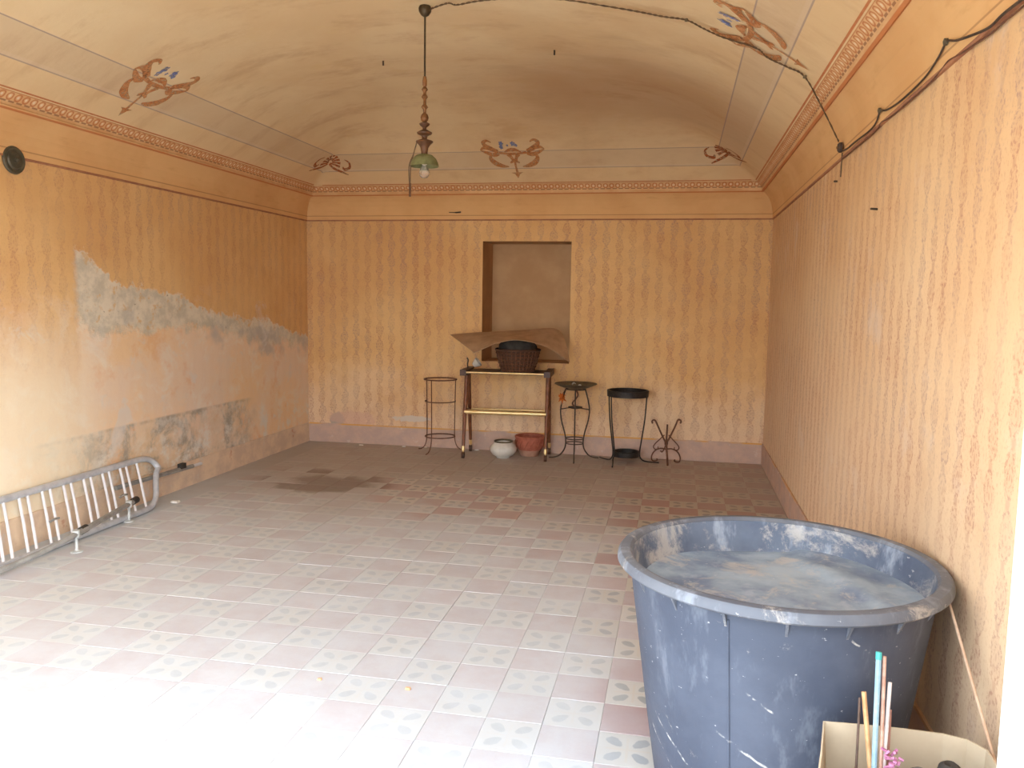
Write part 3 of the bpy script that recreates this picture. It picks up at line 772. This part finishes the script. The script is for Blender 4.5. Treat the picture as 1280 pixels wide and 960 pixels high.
# panel leans: bottom rail on floor at xb, top rail against the wall at xt
xb, xt, zt = -3.475, -3.628, .325
ry0, ry1 = 2.75, 5.10
def pan(y, t): return Vector((xb+(xt-xb)*t, y, .02+(zt-.02)*t))
frame = [pan(ry0, .97)]
frame += [pan(y, .97+.03*min(1, (y-ry0)*3)) for y in (3.2, 4.0, 4.6, 4.92)]
frame += [pan(5.03, .985), pan(5.09, .93), pan(5.125, .84), pan(5.14, .72)]
MB().tube(spline(frame, 4), .021, 10).build('top_rail', 'steel', rk, True)
lowr = [pan(5.09, .62), pan(5.04, .42), pan(4.99, .2), pan(4.93, .06), pan(4.84, .0), pan(4.6, 0), pan(4.0, 0), pan(3.4, 0), pan(ry0, 0)]
MB().tube(spline(lowr, 4), .020, 10).build('bottom_rail', 'steel', rk, True)
MB().tube([pan(5.14, .72)+Vector((-.0, 0, 0)), pan(5.11, .66), pan(5.09, .62)], .020, 10).build('end_joint', 'steel', rk, True)
y = 4.90; k = 0
while y > 2.8:
    MB().tube([pan(y-.055, .03), pan(y, .5), pan(y+.05, .97)], .0085, 8).build('bar', 'steel_white', rk, True)
    y -= (.11, .062)[k % 2]
    k += 1
# rear tube that runs on past the end
MB().tube([(-3.60, 4.7, .19), (-3.615, 5.12, .175), (-3.625, 5.62, .155)], .016, 8).build('rear_tube', 'steel_dark', rk, True)
MB().tube([(-3.626, 5.62, .155), (-3.628, 5.74, .152)], .012, 8).build('tube_end', 'steel_white', rk, True)
MB().box(-3.635, -3.60, 5.44, 5.50, .168, .205).build('rubber_cap', 'black_rubber', rk)
# front foot bar with clamps, caps and two levelling feet
foot = spline([(-3.40, 2.9, .03), (-3.40, 3.45, .03), (-3.335, 3.75, .07), (-3.31, 3.98, .105), (-3.36, 4.25, .112), (-3.44, 4.62, .115), (-3.455, 4.72, .115)], 4)
MB().tube(foot, .017, 8).build('foot_bar', 'steel_dark', rk, True)
for (x, y, z) in ((-3.312, 3.98, .105), (-3.438, 4.61, .115)):
    MB().lathe([(.0, 0), (.034, 0), (.034, .006), (.012, .012), (.008, .02), (.008, z-.02), (.02, z-.02), (.02, z+.022), (0, z+.022)], 14).xf(Matrix.Translation((x, y, .001))).build('levelling_foot', 'clear_plastic', rk, True)
    MB().tube([(x-.012, y+.05, z+.002), (x-.022, y+.11, z+.004)], .023, 10).build('rubber_cap', 'black_rubber', rk, True)
for (y, t) in ((4.06, .42), (4.67, .42)):
    q = pan(y, t)+Vector((.016, 0, .0)); MB().tube([q+Vector((0, -.035, 0)), q+Vector((.008, 0, .01)), q+Vector((0, .04, .004))], .007, 6).build('clip', 'steel_dark', rk)

# ================================================================ CEILING LAMP AND WIRES
LX, LY = -1.433, 4.54; LZ = ceil_z(LX, LY)
lp = thing('pendant_lamp', 'old pendant lamp with turned spindle, green dish shade and bare bulb', 'lamp', (LX, LY, LZ))
MB().lathe([(0, .004), (.030, .002), (.036, -.012), (.034, -.03), (.022, -.048), (.010, -.056), (0, -.058)], 20).build('ceiling_rose', 'lamp_iron', lp, True)
MB().tube([(0, 0, -.05), (0, 0, -.385)], .0055, 8).build('rod', 'lamp_iron', lp, True)
MB().lathe([(0, -.375), (.009, -.377), (.013, -.40), (.012, -.425), (.008, -.432), (.018, -.448), (.009, -.46), (.009, -.472), (.019, -.488), (.009, -.50), (.009, -.528), (.020, -.543), (.009, -.556), (.008, -.578)], 16).build('upper_spindle', 'lamp_brass', lp, True)
MB().lathe([(.008, -.575), (.018, -.584), (.023, -.60), (.019, -.616), (.010, -.624)], 16).build('ball', 'lamp_brass', lp, True)
MB().lathe([(.009, -.622), (.030, -.634), (.026, -.642), (.011, -.654), (.010, -.664), (.043, -.682), (.040, -.690), (.018, -.70), (.014, -.712), (.016, -.718), (.047, -.728), (.049, -.734), (.034, -.748), (.022, -.765), (.018, -.79), (.019, -.806), (0, -.806)], 20).build('turned_vase', 'lamp_wood', lp, True)
sh = MB().lathe([(.018, -.800), (.045, -.806), (.066, -.825), (.077, -.848), (.082, -.868), (.078, -.868), (.072, -.848), (.061, -.828), (.042, -.811), (.016, -.806)], 28); sh.f = sh.f[:-2]
sh.build('shade', 'lamp_green', lp, True)
MB().lathe([(0, -.80), (.016, -.80), (.018, -.842), (.014, -.858), (0, -.858)], 14).build('socket', 'ceramic', lp, True)
MB().lathe([(.012, -.855), (.015, -.868), (.025, -.882), (.030, -.90), (.027, -.918), (.016, -.93), (0, -.933)], 16).build('bulb', 'bulb', lp, True)
cdp = MB().tube(spline([(-.045, 0, -.735), (-.058, -.01, -.79), (-.076, -.01, -.86), (-.080, -.01, -.95), (-.081, -.01, -1.02)], 5), .0035, 6)
cdp.tube(spline([(-.062, -.008, -.80), (-.085, -.012, -.86), (-.086, -.012, -.93), (-.081, -.01, -.99)], 5), .003, 6)
pc = cdp.build('pull_cord', 'cord', lp, True)
MB().tube([(-.081, -.01, -.96), (-.081, -.01, -1.035)], .007, 6).build('cord_weight', 'lamp_wood', pc, True)
wire = [(-1.40, 4.53, LZ-.02), (-1.28, 4.464, 3.058), (-1.238, 4.49, 3.056), (-1.095, 4.436, 3.051), (-.916, 4.41, 3.044), (-.654, 4.369, 3.012), (-.411, 4.418, 2.98), (-.246, 4.402, 2.939), (-.124, 4.394, 2.907), (-.012, 4.368, 2.877), (.076, 4.401, 2.841), (.176, 4.41, 2.796), (.329, 4.342, 2.719), (.39, 4.375, 2.68), (.483, 4.338, 2.621), (.561, 4.313, 2.566)]
wire = [(x, y, min(z, ceil_z(x, y)-.008)) for x, y, z in wire]
wire += [(.66, 4.40, 2.44), (.765, 4.50, 2.29)]
wr = thing('lamp_wire', 'twisted old wire crossing the vault from the lamp to the right wall', 'wire', wire[0])
o0 = Vector(wire[0])
sp = spline([Vector(p)-o0 for p in wire], 10)
m = MB()
for ph in (0, PI):
    m.tube([p+Vector((.002*math.cos(k*1.3+ph), .002*math.cos(k*1.3+ph), .003*math.sin(k*1.3+ph))) for k, p in enumerate(sp)], .0028, 5)
m.build('twisted_wire', 'cord', wr, True)
for k in (9, 15): MB().lathe([(0, .008), (.008, .006), (.009, -.006), (0, -.009)], 10).xf(Matrix.Translation(Vector(wire[k])-o0)).build('insulator', 'ceramic_rim', wr, True)
# wall cable along the right wall top line
JB = Vector((R-.02, 4.51, 2.262))
jb = thing('junction_box', 'small round dark junction box on the right wall frieze', 'junction box', tuple(JB))
MB().lathe([(0, 0), (.026, 0), (.026, .012), (.018, .02), (0, .022)], 14).xf(Matrix.Rotation(-PI/2, 4, 'Y') @ Matrix.Identity(4)).build('cover', 'dark_wire', jb, True)
MB().lathe([(0, .02), (.007, .02), (.006, .026), (0, .027)], 8).xf(Matrix.Rotation(-PI/2, 4, 'Y')).build('screw', 'lamp_brass', jb, True)
cable = [(4.53, 2.245), (4.36, 2.232), (4.209, 2.231), (3.878, 2.222), (3.76, 2.235), (3.703, 2.267), (3.60, 2.245), (3.363, 2.229), (3.064, 2.235), (2.92, 2.262), (2.849, 2.285), (2.76, 2.262), (2.641, 2.238), (2.481, 2.212), (2.363, 2.214), (2.1, 2.20), (1.8, 2.20)]
wc = thing('wall_cable', 'dark cable clipped along the top line of the right wall', 'cable', (R-.014, cable[0][0], cable[0][1]))
MB().tube(spline([(-.004, y-cable[0][0], z-cable[0][1]) for y, z in cable], 6), .0038, 6).build('cable', 'dark_wire', wc, True)
MB().tube(spline([(.004, y-cable[0][0], .4*(z-2.23)+2.205-cable[0][1]) for y, z in cable], 4), .003, 6).build('second_strand', 'rusty_wire', wc, True)
for k in (5, 10): MB().lathe([(0, 0), (.011, 0), (.011, .01), (0, .014)], 10).xf(Matrix.Translation((-.002, cable[k][0]-cable[0][0], cable[k][1]-cable[0][1])) @ Matrix.Rotation(-PI/2, 4, 'Y')).build('clip', 'ceramic_rim', wc, True)
tag(MB().tube([(R-.012, 4.535, 2.24), (R-.012, 4.545, 2.12)], .0035, 6).build('wire_tail', 'cord'), 'short wire end hanging below the junction box on right wall', 'wire')
# wall plate on the left wall
dp = thing('round_wall_plate', 'round dark green-grey metal cover plate high on left wall', 'cover plate', (-L+.004, 4.035, 2.2))
RX = Matrix.Rotation(PI/2, 4, 'Y')
MB().lathe([(0, 0), (.076, 0), (.078, .006), (.074, .014), (.066, .016), (.060, .012), (.052, .012), (.046, .020), (.030, .022), (0, .022)], 28).xf(RX).build('plate', 'patina', dp, True)
MB().lathe([(0, .02), (.014, .02), (.014, .034), (.008, .038), (0, .039)], 14).xf(RX).build('knob', 'patina', dp, True)
# nails and hooks
def nail(name, label, p, d, ln=.03, r=.004, cat='nail', bend=0.0):
    p, d = Vector(p), Vector(d).normalized()
    m = MB().tube([p-d*.006, p+d*ln*.7, p+d*ln+Vector((0, 0, bend))], r, 6)
    return tag(m.build(name, 'dark_wire'), label, cat)
m = MB().tube(spline([(-2.19, D-.02, 2.29), (-2.12, D-.03, 2.286), (-2.07, D-.035, 2.29)], 4), [.004]*4+[.007]*5, 6)
tag(m.build('iron_peg', 'dark_wire'), 'short dark iron peg stuck in the back wall frieze', 'peg')
nail('ceiling_hook', 'small dark hook in the vault beyond the pendant lamp', (-2.007, 5.433, ceil_z(-2.007, 5.433)), (0, 0, -1), .03, .006, 'hook')
nail('ceiling_hook', 'small dark hook in the vault above the brown grime stain', (-.831, 5.357, ceil_z(-.831, 5.357)), (0, 0, -1), .03, .006, 'hook')
nail('wall_nail', 'bent dark nail high in the right wall papered part', (R, 3.73, 1.87), (-1, -.6, 0), .035, .005)
nail('wall_nail', 'tiny dark nail right below the cable on right wall', (R, 4.70, 2.12), (-1, 0, 0), .018, .005)

# ================================================================ SERVING CART
ct = thing('serving_cart', 'wooden serving cart on casters with polished brass rails below the niche', 'cart', (-1.535, 7.46, 0), math.radians(3.5))
W2 = .385; CZ = .80
MB().box(-W2+.01, W2-.01, -.19, .19, CZ-.012, CZ+.004).build('tray_board', 'dark_wood', ct)
for s in (-1, 1):
    MB().box(s*W2-.028, s*W2+.028, -.215, .215, CZ-.03, CZ+.022).build('tray_end', 'dark_wood', ct)
for yy in (-.195, .195): MB().tube([(-W2+.02, yy, CZ+.0), (W2-.02, yy, CZ+.0)], .009, 10).build('top_rail', 'brass', ct, True)
for s in (-1, 1):
    for yy in (-1, 1):
        a = Vector((s*(W2-.005), yy*.04+.0, CZ-.02)); b = Vector((s*(W2-.003), yy*.185, .085))
        d = (b-a).normalized()
        lg = MB().tube([a, a+(b-a)*.5, b], [.021, .019, .014], 10).build('leg', 'walnut', ct, True)
        MB().tube([b-d*.03, b+Vector((0, 0, -.012))], .016, 10).build('ferrule', 'brass', lg, True)
        MB().tube([(b.x-.013, b.y, .03), (b.x+.013, b.y, .03)], .030, 14).build('caster', 'dark_wood', lg, True)
        MB().tube([(b.x, b.y, .08), (b.x, b.y, .032)], .007, 8).build('caster_stem', 'brass', lg, True)
MB().tube([(-W2, -.115, .425), (W2-.01, -.115, .425)], .021, 12).build('lower_rail', 'brass', ct, True)
MB().tube([(-W2, .115, .425), (W2-.01, .115, .425)], .011, 12).build('lower_rail', 'brass', ct, True)
for s in (-1, 1): MB().tube([(s*W2-.0*s, -.12, .425), (s*W2, .12, .425)], .012, 8).build('lower_end_bar', 'walnut', ct, True)

# basket with dark stuff, cardboard sheet over it, little cup
BXc, BYc, BZ = -1.44, 7.44, CZ+.004
bk = thing('wicker_basket', 'round brown wicker basket on the serving cart under a cardboard sheet', 'basket', (BXc, BYc, BZ))
NB = 30
def br_(t): return .145+.058*t**.8
BHt = .205
m = MB().lathe([(0, .0), (.14, 0), (br_(.2)-.006, BHt*.2), (br_(.6)-.006, BHt*.6), (br_(1)-.006, BHt), (br_(1)-.016, BHt), (br_(.2)-.018, BHt*.2), (0, .02)], 36).build('basket_wall', 'wicker_dark', bk, True)
for k in range(NB):
    a = 2*PI*k/NB
    MB().tube([((br_(t))*math.cos(a), (br_(t))*math.sin(a), .004+(BHt-.004)*t) for t in (0, .35, .7, 1)], .0065, 5).build('stake', 'wicker', bk, True)
for q in range(6):
    t = (q+.6)/6.6; n_ = NB*2
    MB().tube([((br_(t)+(.006 if (k+q) % 2 else -.002))*math.cos(2*PI*k/n_), (br_(t)+(.006 if (k+q) % 2 else -.002))*math.sin(2*PI*k/n_), BHt*t) for k in range(n_)], .005, 5, closed=True).build('weaver', 'wicker', bk, True)
MB().ring((0, 0, BHt), br_(1), .011, 36, 8).build('rim', 'wicker_dark', bk, True)
m = MB(); pr = [(.185, .19), (.175, .245), (.135, .292), (.07, .314), (0, .318)]; m.lathe(pr, 24)
m.v = [(x, y, z+.010*math.sin(30*x)*math.cos(26*y)) for x, y, z in m.v]
o = m.build('cloth_bundle', 'grey_cloth', None, True); o.location = (BXc, BYc, BZ); tag(o, 'dark grey bundle filling the wicker basket', 'bundle')
# cardboard sheet: left part dips to the front, peak over the basket, right part droops
rows = [[(-2.112, 7.52, 1.13), (-1.90, 7.56, 1.150), (-1.66, 7.61, 1.165), (-1.40, 7.64, 1.185), (-1.151, 7.66, 1.205), (-1.05, 7.62, 1.155)],
        [(-1.94, 7.30, 1.065), (-1.78, 7.34, 1.095), (-1.60, 7.37, 1.125), (-1.40, 7.40, 1.140), (-1.13, 7.43, 1.125), (-.985, 7.44, 1.04)],
        [(-1.777, 7.12, .992), (-1.68, 7.14, 1.035), (-1.56, 7.15, 1.085), (-1.38, 7.17, 1.112), (-1.14, 7.22, 1.055), (-.94, 7.30, .92)]]
m = MB(); G_ = []
cols = [spline([rows[r][c] for r in range(3)], 5) for c in range(6)]
for r in range(11): G_.append(spline([cols[c][r] for c in range(6)], 5))
nr, nc = len(G_), len(G_[0]); th = .005
m.v = [tuple(p) for row in G_ for p in row]+[(p.x, p.y, p.z-th) for row in G_ for p in row]
N_ = nr*nc
for r in range(nr-1):
    for c in range(nc-1):
        a = r*nc+c; m.f.append((a, a+nc, a+nc+1, a+1)); m.f.append((N_+a, N_+a+1, N_+a+nc+1, N_+a+nc))
for r in range(nr-1):
    a = r*nc; m.f.append((a, N_+a, N_+a+nc, a+nc)); a = r*nc+nc-1; m.f.append((a, a+nc, N_+a+nc, N_+a))
for c in range(nc-1):
    a = c; m.f.append((a, a+1, N_+a+1, N_+a)); a = (nr-1)*nc+c; m.f.append((a, N_+a, N_+a+1, a+1))
tag(m.build('cardboard_sheet', 'cardboard', None, True), 'bent brown cardboard sheet lying over the wicker basket', 'cardboard')
cp = thing('small_cup', 'small tipped pale cup with dark upright handle at the end of the cart', 'cup', (-1.895, 7.44, CZ+.022))
MB().lathe([(0, 0), (.022, 0), (.038, .035), (.046, .06), (.043, .06), (.035, .036), (.019, .006), (0, .006)], 20).xf(Matrix.Translation((.035, 0, .027)) @ Matrix.Rotation(math.radians(52), 4, 'Y')).build('bowl', 'ceramic', cp, True)
MB().tube(spline([(-.02, 0, .0), (-.024, 0, .04), (-.018, 0, .075), (-.03, 0, .098)], 4), .007, 7).build('handle', 'dark_wire', cp, True)

# pots on the floor
wp = thing('white_pot', 'squat white glazed ceramic pot on the floor under the cart', 'pot', (-1.556, 7.395, 0))
m = MB().lathe([(0, .0), (.062, 0), (.068, .012), (.10, .03), (.124, .065), (.126, .09), (.108, .122), (.084, .14), (.084, .148), (.078, .148), (.076, .135), (.05, .12), (0, .118)], 36)
m.build('pot_body', 'ceramic', wp, True)
MB().lathe([(.085, .146), (.090, .153), (.085, .161), (.077, .158), (.074, .146)], 32, cap=False).build('olive_rim', 'ceramic_rim', wp, True)
MB().lathe([(0, .132), (.05, .136), (.078, .134), (.078, .122), (0, .118)], 24).build('dry_soil', 'ceramic_rim', wp, True)
tp = thing('terracotta_pot', 'red terracotta bowl pot with moulded pattern beside the white pot', 'pot', (-1.335, 7.565, 0))
MB().lathe([(0, 0), (.082, 0), (.088, .01), (.108, .06), (.106, .064), (0, .064)], 32).build('pale_base', 'terracotta_base', tp, True)
MB().lathe([(.104, .055), (.120, .075), (.132, .12), (.138, .165), (.138, .178), (.128, .178), (.122, .12), (.10, .07), (0, .07)], 36).build('bowl', 'terracotta', tp, True)
MB().ring((0, 0, .182), .134, .011, 32, 8).build('rim', 'terracotta', tp, True)
for k in range(14):
    a = 2*PI*k/14; MB().tube([(.126*math.cos(a+.1*q), .126*math.sin(a+.1*q), .085) if q == 0 else ((.134+.003)*math.cos(a+.14*q), (.134+.003)*math.sin(a+.14*q), .085+.034*q) for q in range(3)], .006, 5).build('relief_rib', 'terracotta', tp, True)

# ================================================================ PLANT STANDS
# tall rusty wire stand
st = thing('wire_plant_stand', 'tall thin rusty wire plant stand with three legs left of the cart', 'plant stand', (-2.205, 7.52, 0))
MB().ring((0, 0, .70), .155, .0065, 32, 7).build('top_ring', 'rusty_wire', st, True)
for a in (math.radians(168), math.radians(252), math.radians(30)):
    ca, sa = math.cos(a), math.sin(a)
    pr = [(.150, .70), (.146, .5), (.143, .25), (.146, .12), (.165, .05), (.20, .015), (.235, .006)]
    MB().tube(spline([(r*ca, r*sa, z) for r, z in pr], 4), .005, 6).build('leg', 'rusty_wire', st, True)
MB().tube([(.145*math.cos(a), .145*math.sin(a), .49) for a in [math.radians(168+84*k/8) for k in range(9)]]+[(.145*math.cos(a), .145*math.sin(a), .49) for a in [math.radians(252+138*k/10) for k in range(1, 11)]], .0055, 6).build('middle_hoop', 'rusty_wire', st, True)
MB().ring((0, 0, .15), .142, .006, 28, 6).build('lower_ring', 'rusty_wire', st, True)

# stand with dish
st = thing('dish_plant_stand', 'dark wire plant stand with curved legs carrying a shallow dish', 'plant stand', (-.903, 7.50, 0))
for a in (math.radians(186), math.radians(276), math.radians(20)):
    ca, sa = math.cos(a), math.sin(a)
    pr = [(.09, .655), (.115, .57), (.135, .46), (.125, .36), (.095, .25), (.082, .17), (.09, .10), (.13, .04), (.18, .014), (.235, .008)]
    MB().tube(spline([(r*ca, r*sa, z) for r, z in pr], 4), .0065, 7).build('leg', 'dark_wire', st, True)
MB().ring((0, 0, .655), .09, .006, 24, 6).build('support_ring', 'dark_wire', st, True)
MB().lathe([(0, .474), (.045, .476), (.066, .484), (.066, .490), (0, .484)], 20).build('small_plate', 'dark_wire', st, True)
MB().tube([(-.13, 0, .465), (-.05, 0, .48), (.05, 0, .48), (.13, .02, .465)], .005, 6).build('crossbar', 'dark_wire', st, True)
MB().ring((0, 0, .195), .083, .005, 24, 6).build('lower_ring', 'dark_wire', st, True); MB().ring((0, 0, .150), .081, .005, 24, 6).build('lower_ring', 'dark_wire', st, True)
MB().tube(spline([(-.01, .02, .486), (-.03, .02, .52), (.0, .02, .56), (.02, .02, .60), (.0, .02, .65)], 4), .008, 6).build('scroll', 'rusty_wire', st, True)
d = thing('shallow_dish', 'shallow olive brown dish on the curved wire plant stand', 'dish', (-.903, 7.50, .659))
MB().lathe([(0, .0), (.06, .0), (.12, .012), (.175, .034), (.196, .044), (.194, .050), (.17, .042), (.115, .02), (.05, .01), (0, .01)], 36).build('bowl', 'dish', d, True)
for (a, r) in ((.3, .06), (1.9, .09), (3.4, .07), (5.2, .1), (4.4, .03)):
    MB().lathe([(0, -.012), (.018, -.006), (.02, .006), (.008, .018), (0, .02)], 8).xf(Matrix.Translation((r*math.cos(a), r*math.sin(a), .03))).build('pebble', 'ceramic_rim' if r < .08 else 'clear_plastic', d, True)
m = MB()
for k in range(26):
    v = Vector((random.gauss(0, 1), random.gauss(0, 1), random.gauss(0, 1.2))).normalized()
    m.tube([(0, 0, 0), v*.022, v*random.uniform(.035, .055)], [.004, .009, .002], 5)
dz = thing('dried_flower', 'orange dried flower head hanging under the dish of the curved stand', 'flower', (-1.02, 7.45, .572))
m.build('petals', 'orange_dry', dz, True)
MB().tube([(0, 0, -.02), (-.008, .005, -.06)], .004, 5).build('stalk', 'terracotta_base', dz, True)
MB().tube(spline([(0, 0, .03), (.015, .01, .06), (.03, .02, .09)], 3), .004, 5).build('stem', 'rusty_wire', dz, True)

# black hoop stand
st = thing('hoop_plant_stand', 'black iron plant stand with wide hoop on top and ring tray near floor', 'plant stand', (-.425, 7.50, 0))
hp = MB().lathe([(.183, .606), (.186, .606), (.190, .66), (.186, .664), (.176, .664), (.176, .654), (.178, .606)], 40); hp.f = hp.f[:-2]; hp.build('top_hoop', 'black_iron', st, True)
MB().lathe([(0, .606), (.182, .606), (.182, .612), (0, .612)], 40).build('hoop_plate', 'black_iron', st, True)
for (ta, fx, fy) in ((math.radians(196), -.25, .10), (math.radians(214), -.10, -.32), (math.radians(2), .30, -.01)):
    bx_, by_ = .118*math.cos(ta), .118*math.sin(ta)
    pts = [(.172*math.cos(ta), .172*math.sin(ta), .61), (.16*math.cos(ta), .16*math.sin(ta), .4), (.135*math.cos(ta), .135*math.sin(ta), .2), (bx_*1.03, by_*1.03, .09), (bx_*1.15, by_*1.15, .035), (bx_*1.1+(fx-bx_)*.3, by_+(fy-by_)*.3, .012), (fx, fy, .009)]
    MB().tube(spline(pts, 5), .0065, 7).build('leg', 'black_iron', st, True)
lt = MB().lathe([(.112, .052), (.118, .052), (.122, .098), (.118, .102), (.108, .102), (.106, .056)], 36); lt.f = lt.f[:-2]; lt.build('ring_tray', 'black_iron', st, True)
MB().lathe([(0, .052), (.112, .052), (.112, .058), (0, .058)], 36).build('tray_plate', 'dark_wire', st, True)

# small scrolled tripod
st = thing('scroll_tripod', 'small rusty wrought iron tripod with scrolled arms next to the hoop stand', 'plant stand', (-.066, 7.52, 0))
for (dx, dy, h) in ((-.105, .03, .385), (.005, -.05, .365), (.095, .04, .395)):
    s = 1 if dx > 0 else -1
    pts = [(0, 0, .185), (dx*.35, dy*.35, .25), (dx*.8, dy*.8, .345), (dx, dy, h), (dx+s*.02, dy, h+.006), (dx+s*.03, dy, h-.012), (dx+s*.022, dy, h-.026)]
    if abs(dx) < .02: pts = [(0, 0, .185), (dx*.5, dy*.5, .27), (dx, dy, h)]
    MB().tube(spline(pts, 4), .008, 7).build('arm', 'rusty_wire', st, True)
MB().tube(spline([(0, 0, .21), (.005, -.03, .14), (.015, -.09, .06), (.02, -.14, .012)], 4), .0095, 7).build('leg', 'rusty_wire', st, True)
MB().tube(spline([(0, 0, .18), (-.03, -.01, .11), (-.05, .0, .115)], 4), .006, 6).build('tie', 'rusty_wire', st, True)
for s in (-1, 1):
    MB().tube(spline([(0, .01, .13), (s*.05, .03, .132), (s*.10, .05, .105), (s*.128, .06, .055), (s*.125, .06, .014), (s*.10, .055, .008), (s*.078, .05, .016), (s*.082, .05, .032)], 5), .0065, 6).build('leg', 'rusty_wire', st, True)
    MB().tube(spline([(s*.02, .01, .26), (s*.06, .03, .215), (s*.10, .05, .17), (s*.115, .055, .14), (s*.10, .05, .118), (s*.075, .045, .125), (s*.075, .045, .145)], 5), .005, 6).build('scroll', 'rusty_wire', st, True)
MB().lathe([(0, .165), (.014, .17), (.017, .19), (.014, .21), (0, .215)], 10).build('collar', 'rusty_wire', st, True)

# ================================================================ SMALL DEBRIS ON THE FLOOR
def flake(name, label, x, y, r, mat, cat='debris', group=None, h=.008):
    n = 7; m = MB(); ps = []
    for k in range(n):
        a = 2*PI*k/n; q = r*random.uniform(.65, 1.1); ps.append((q*math.cos(a), q*.7*math.sin(a)))
    lo = [(a, b, 0) for a, b in ps]; hi = [(a*.8, b*.8, h*random.uniform(.7, 1.1)) for a, b in ps]
    m.face(*reversed(lo)); m.face(*hi)
    for k in range(n): k2 = (k+1) % n; m.face(lo[k], lo[k2], hi[k2], hi[k])
    o = m.build(name, mat); o.location = (x, y, .0005); return tag(o, label, cat, group)
MAT['crumb'] = speckled('brick_crumb', rgb(226, 184, 146), rgb(214, 164, 120), 30, .9)
flake('plaster_flake', 'white plaster flake on the floor at the far end of the steel rack', -3.45, 5.13, .045, 'white_plaster', h=.012)
flake('brick_crumb', 'tiny orange brick crumb on a dusty tile', -.95, 2.833, .014, MAT['crumb'], group='brick crumbs on the floor')
flake('brick_crumb', 'tiny orange brick crumb on a dusty tile', -1.305, 2.83, .012, MAT['crumb'], group='brick crumbs on the floor')
for (x, y) in ((-2.62, 7.66), (-2.40, 7.68), (-3.05, 7.62), (-1.88, 7.67)):
    flake('plaster_flake', 'small pale plaster flake on the floor along the back skirting', x, y, random.uniform(.018, .03), 'white_plaster', group='plaster flakes along the back skirting')
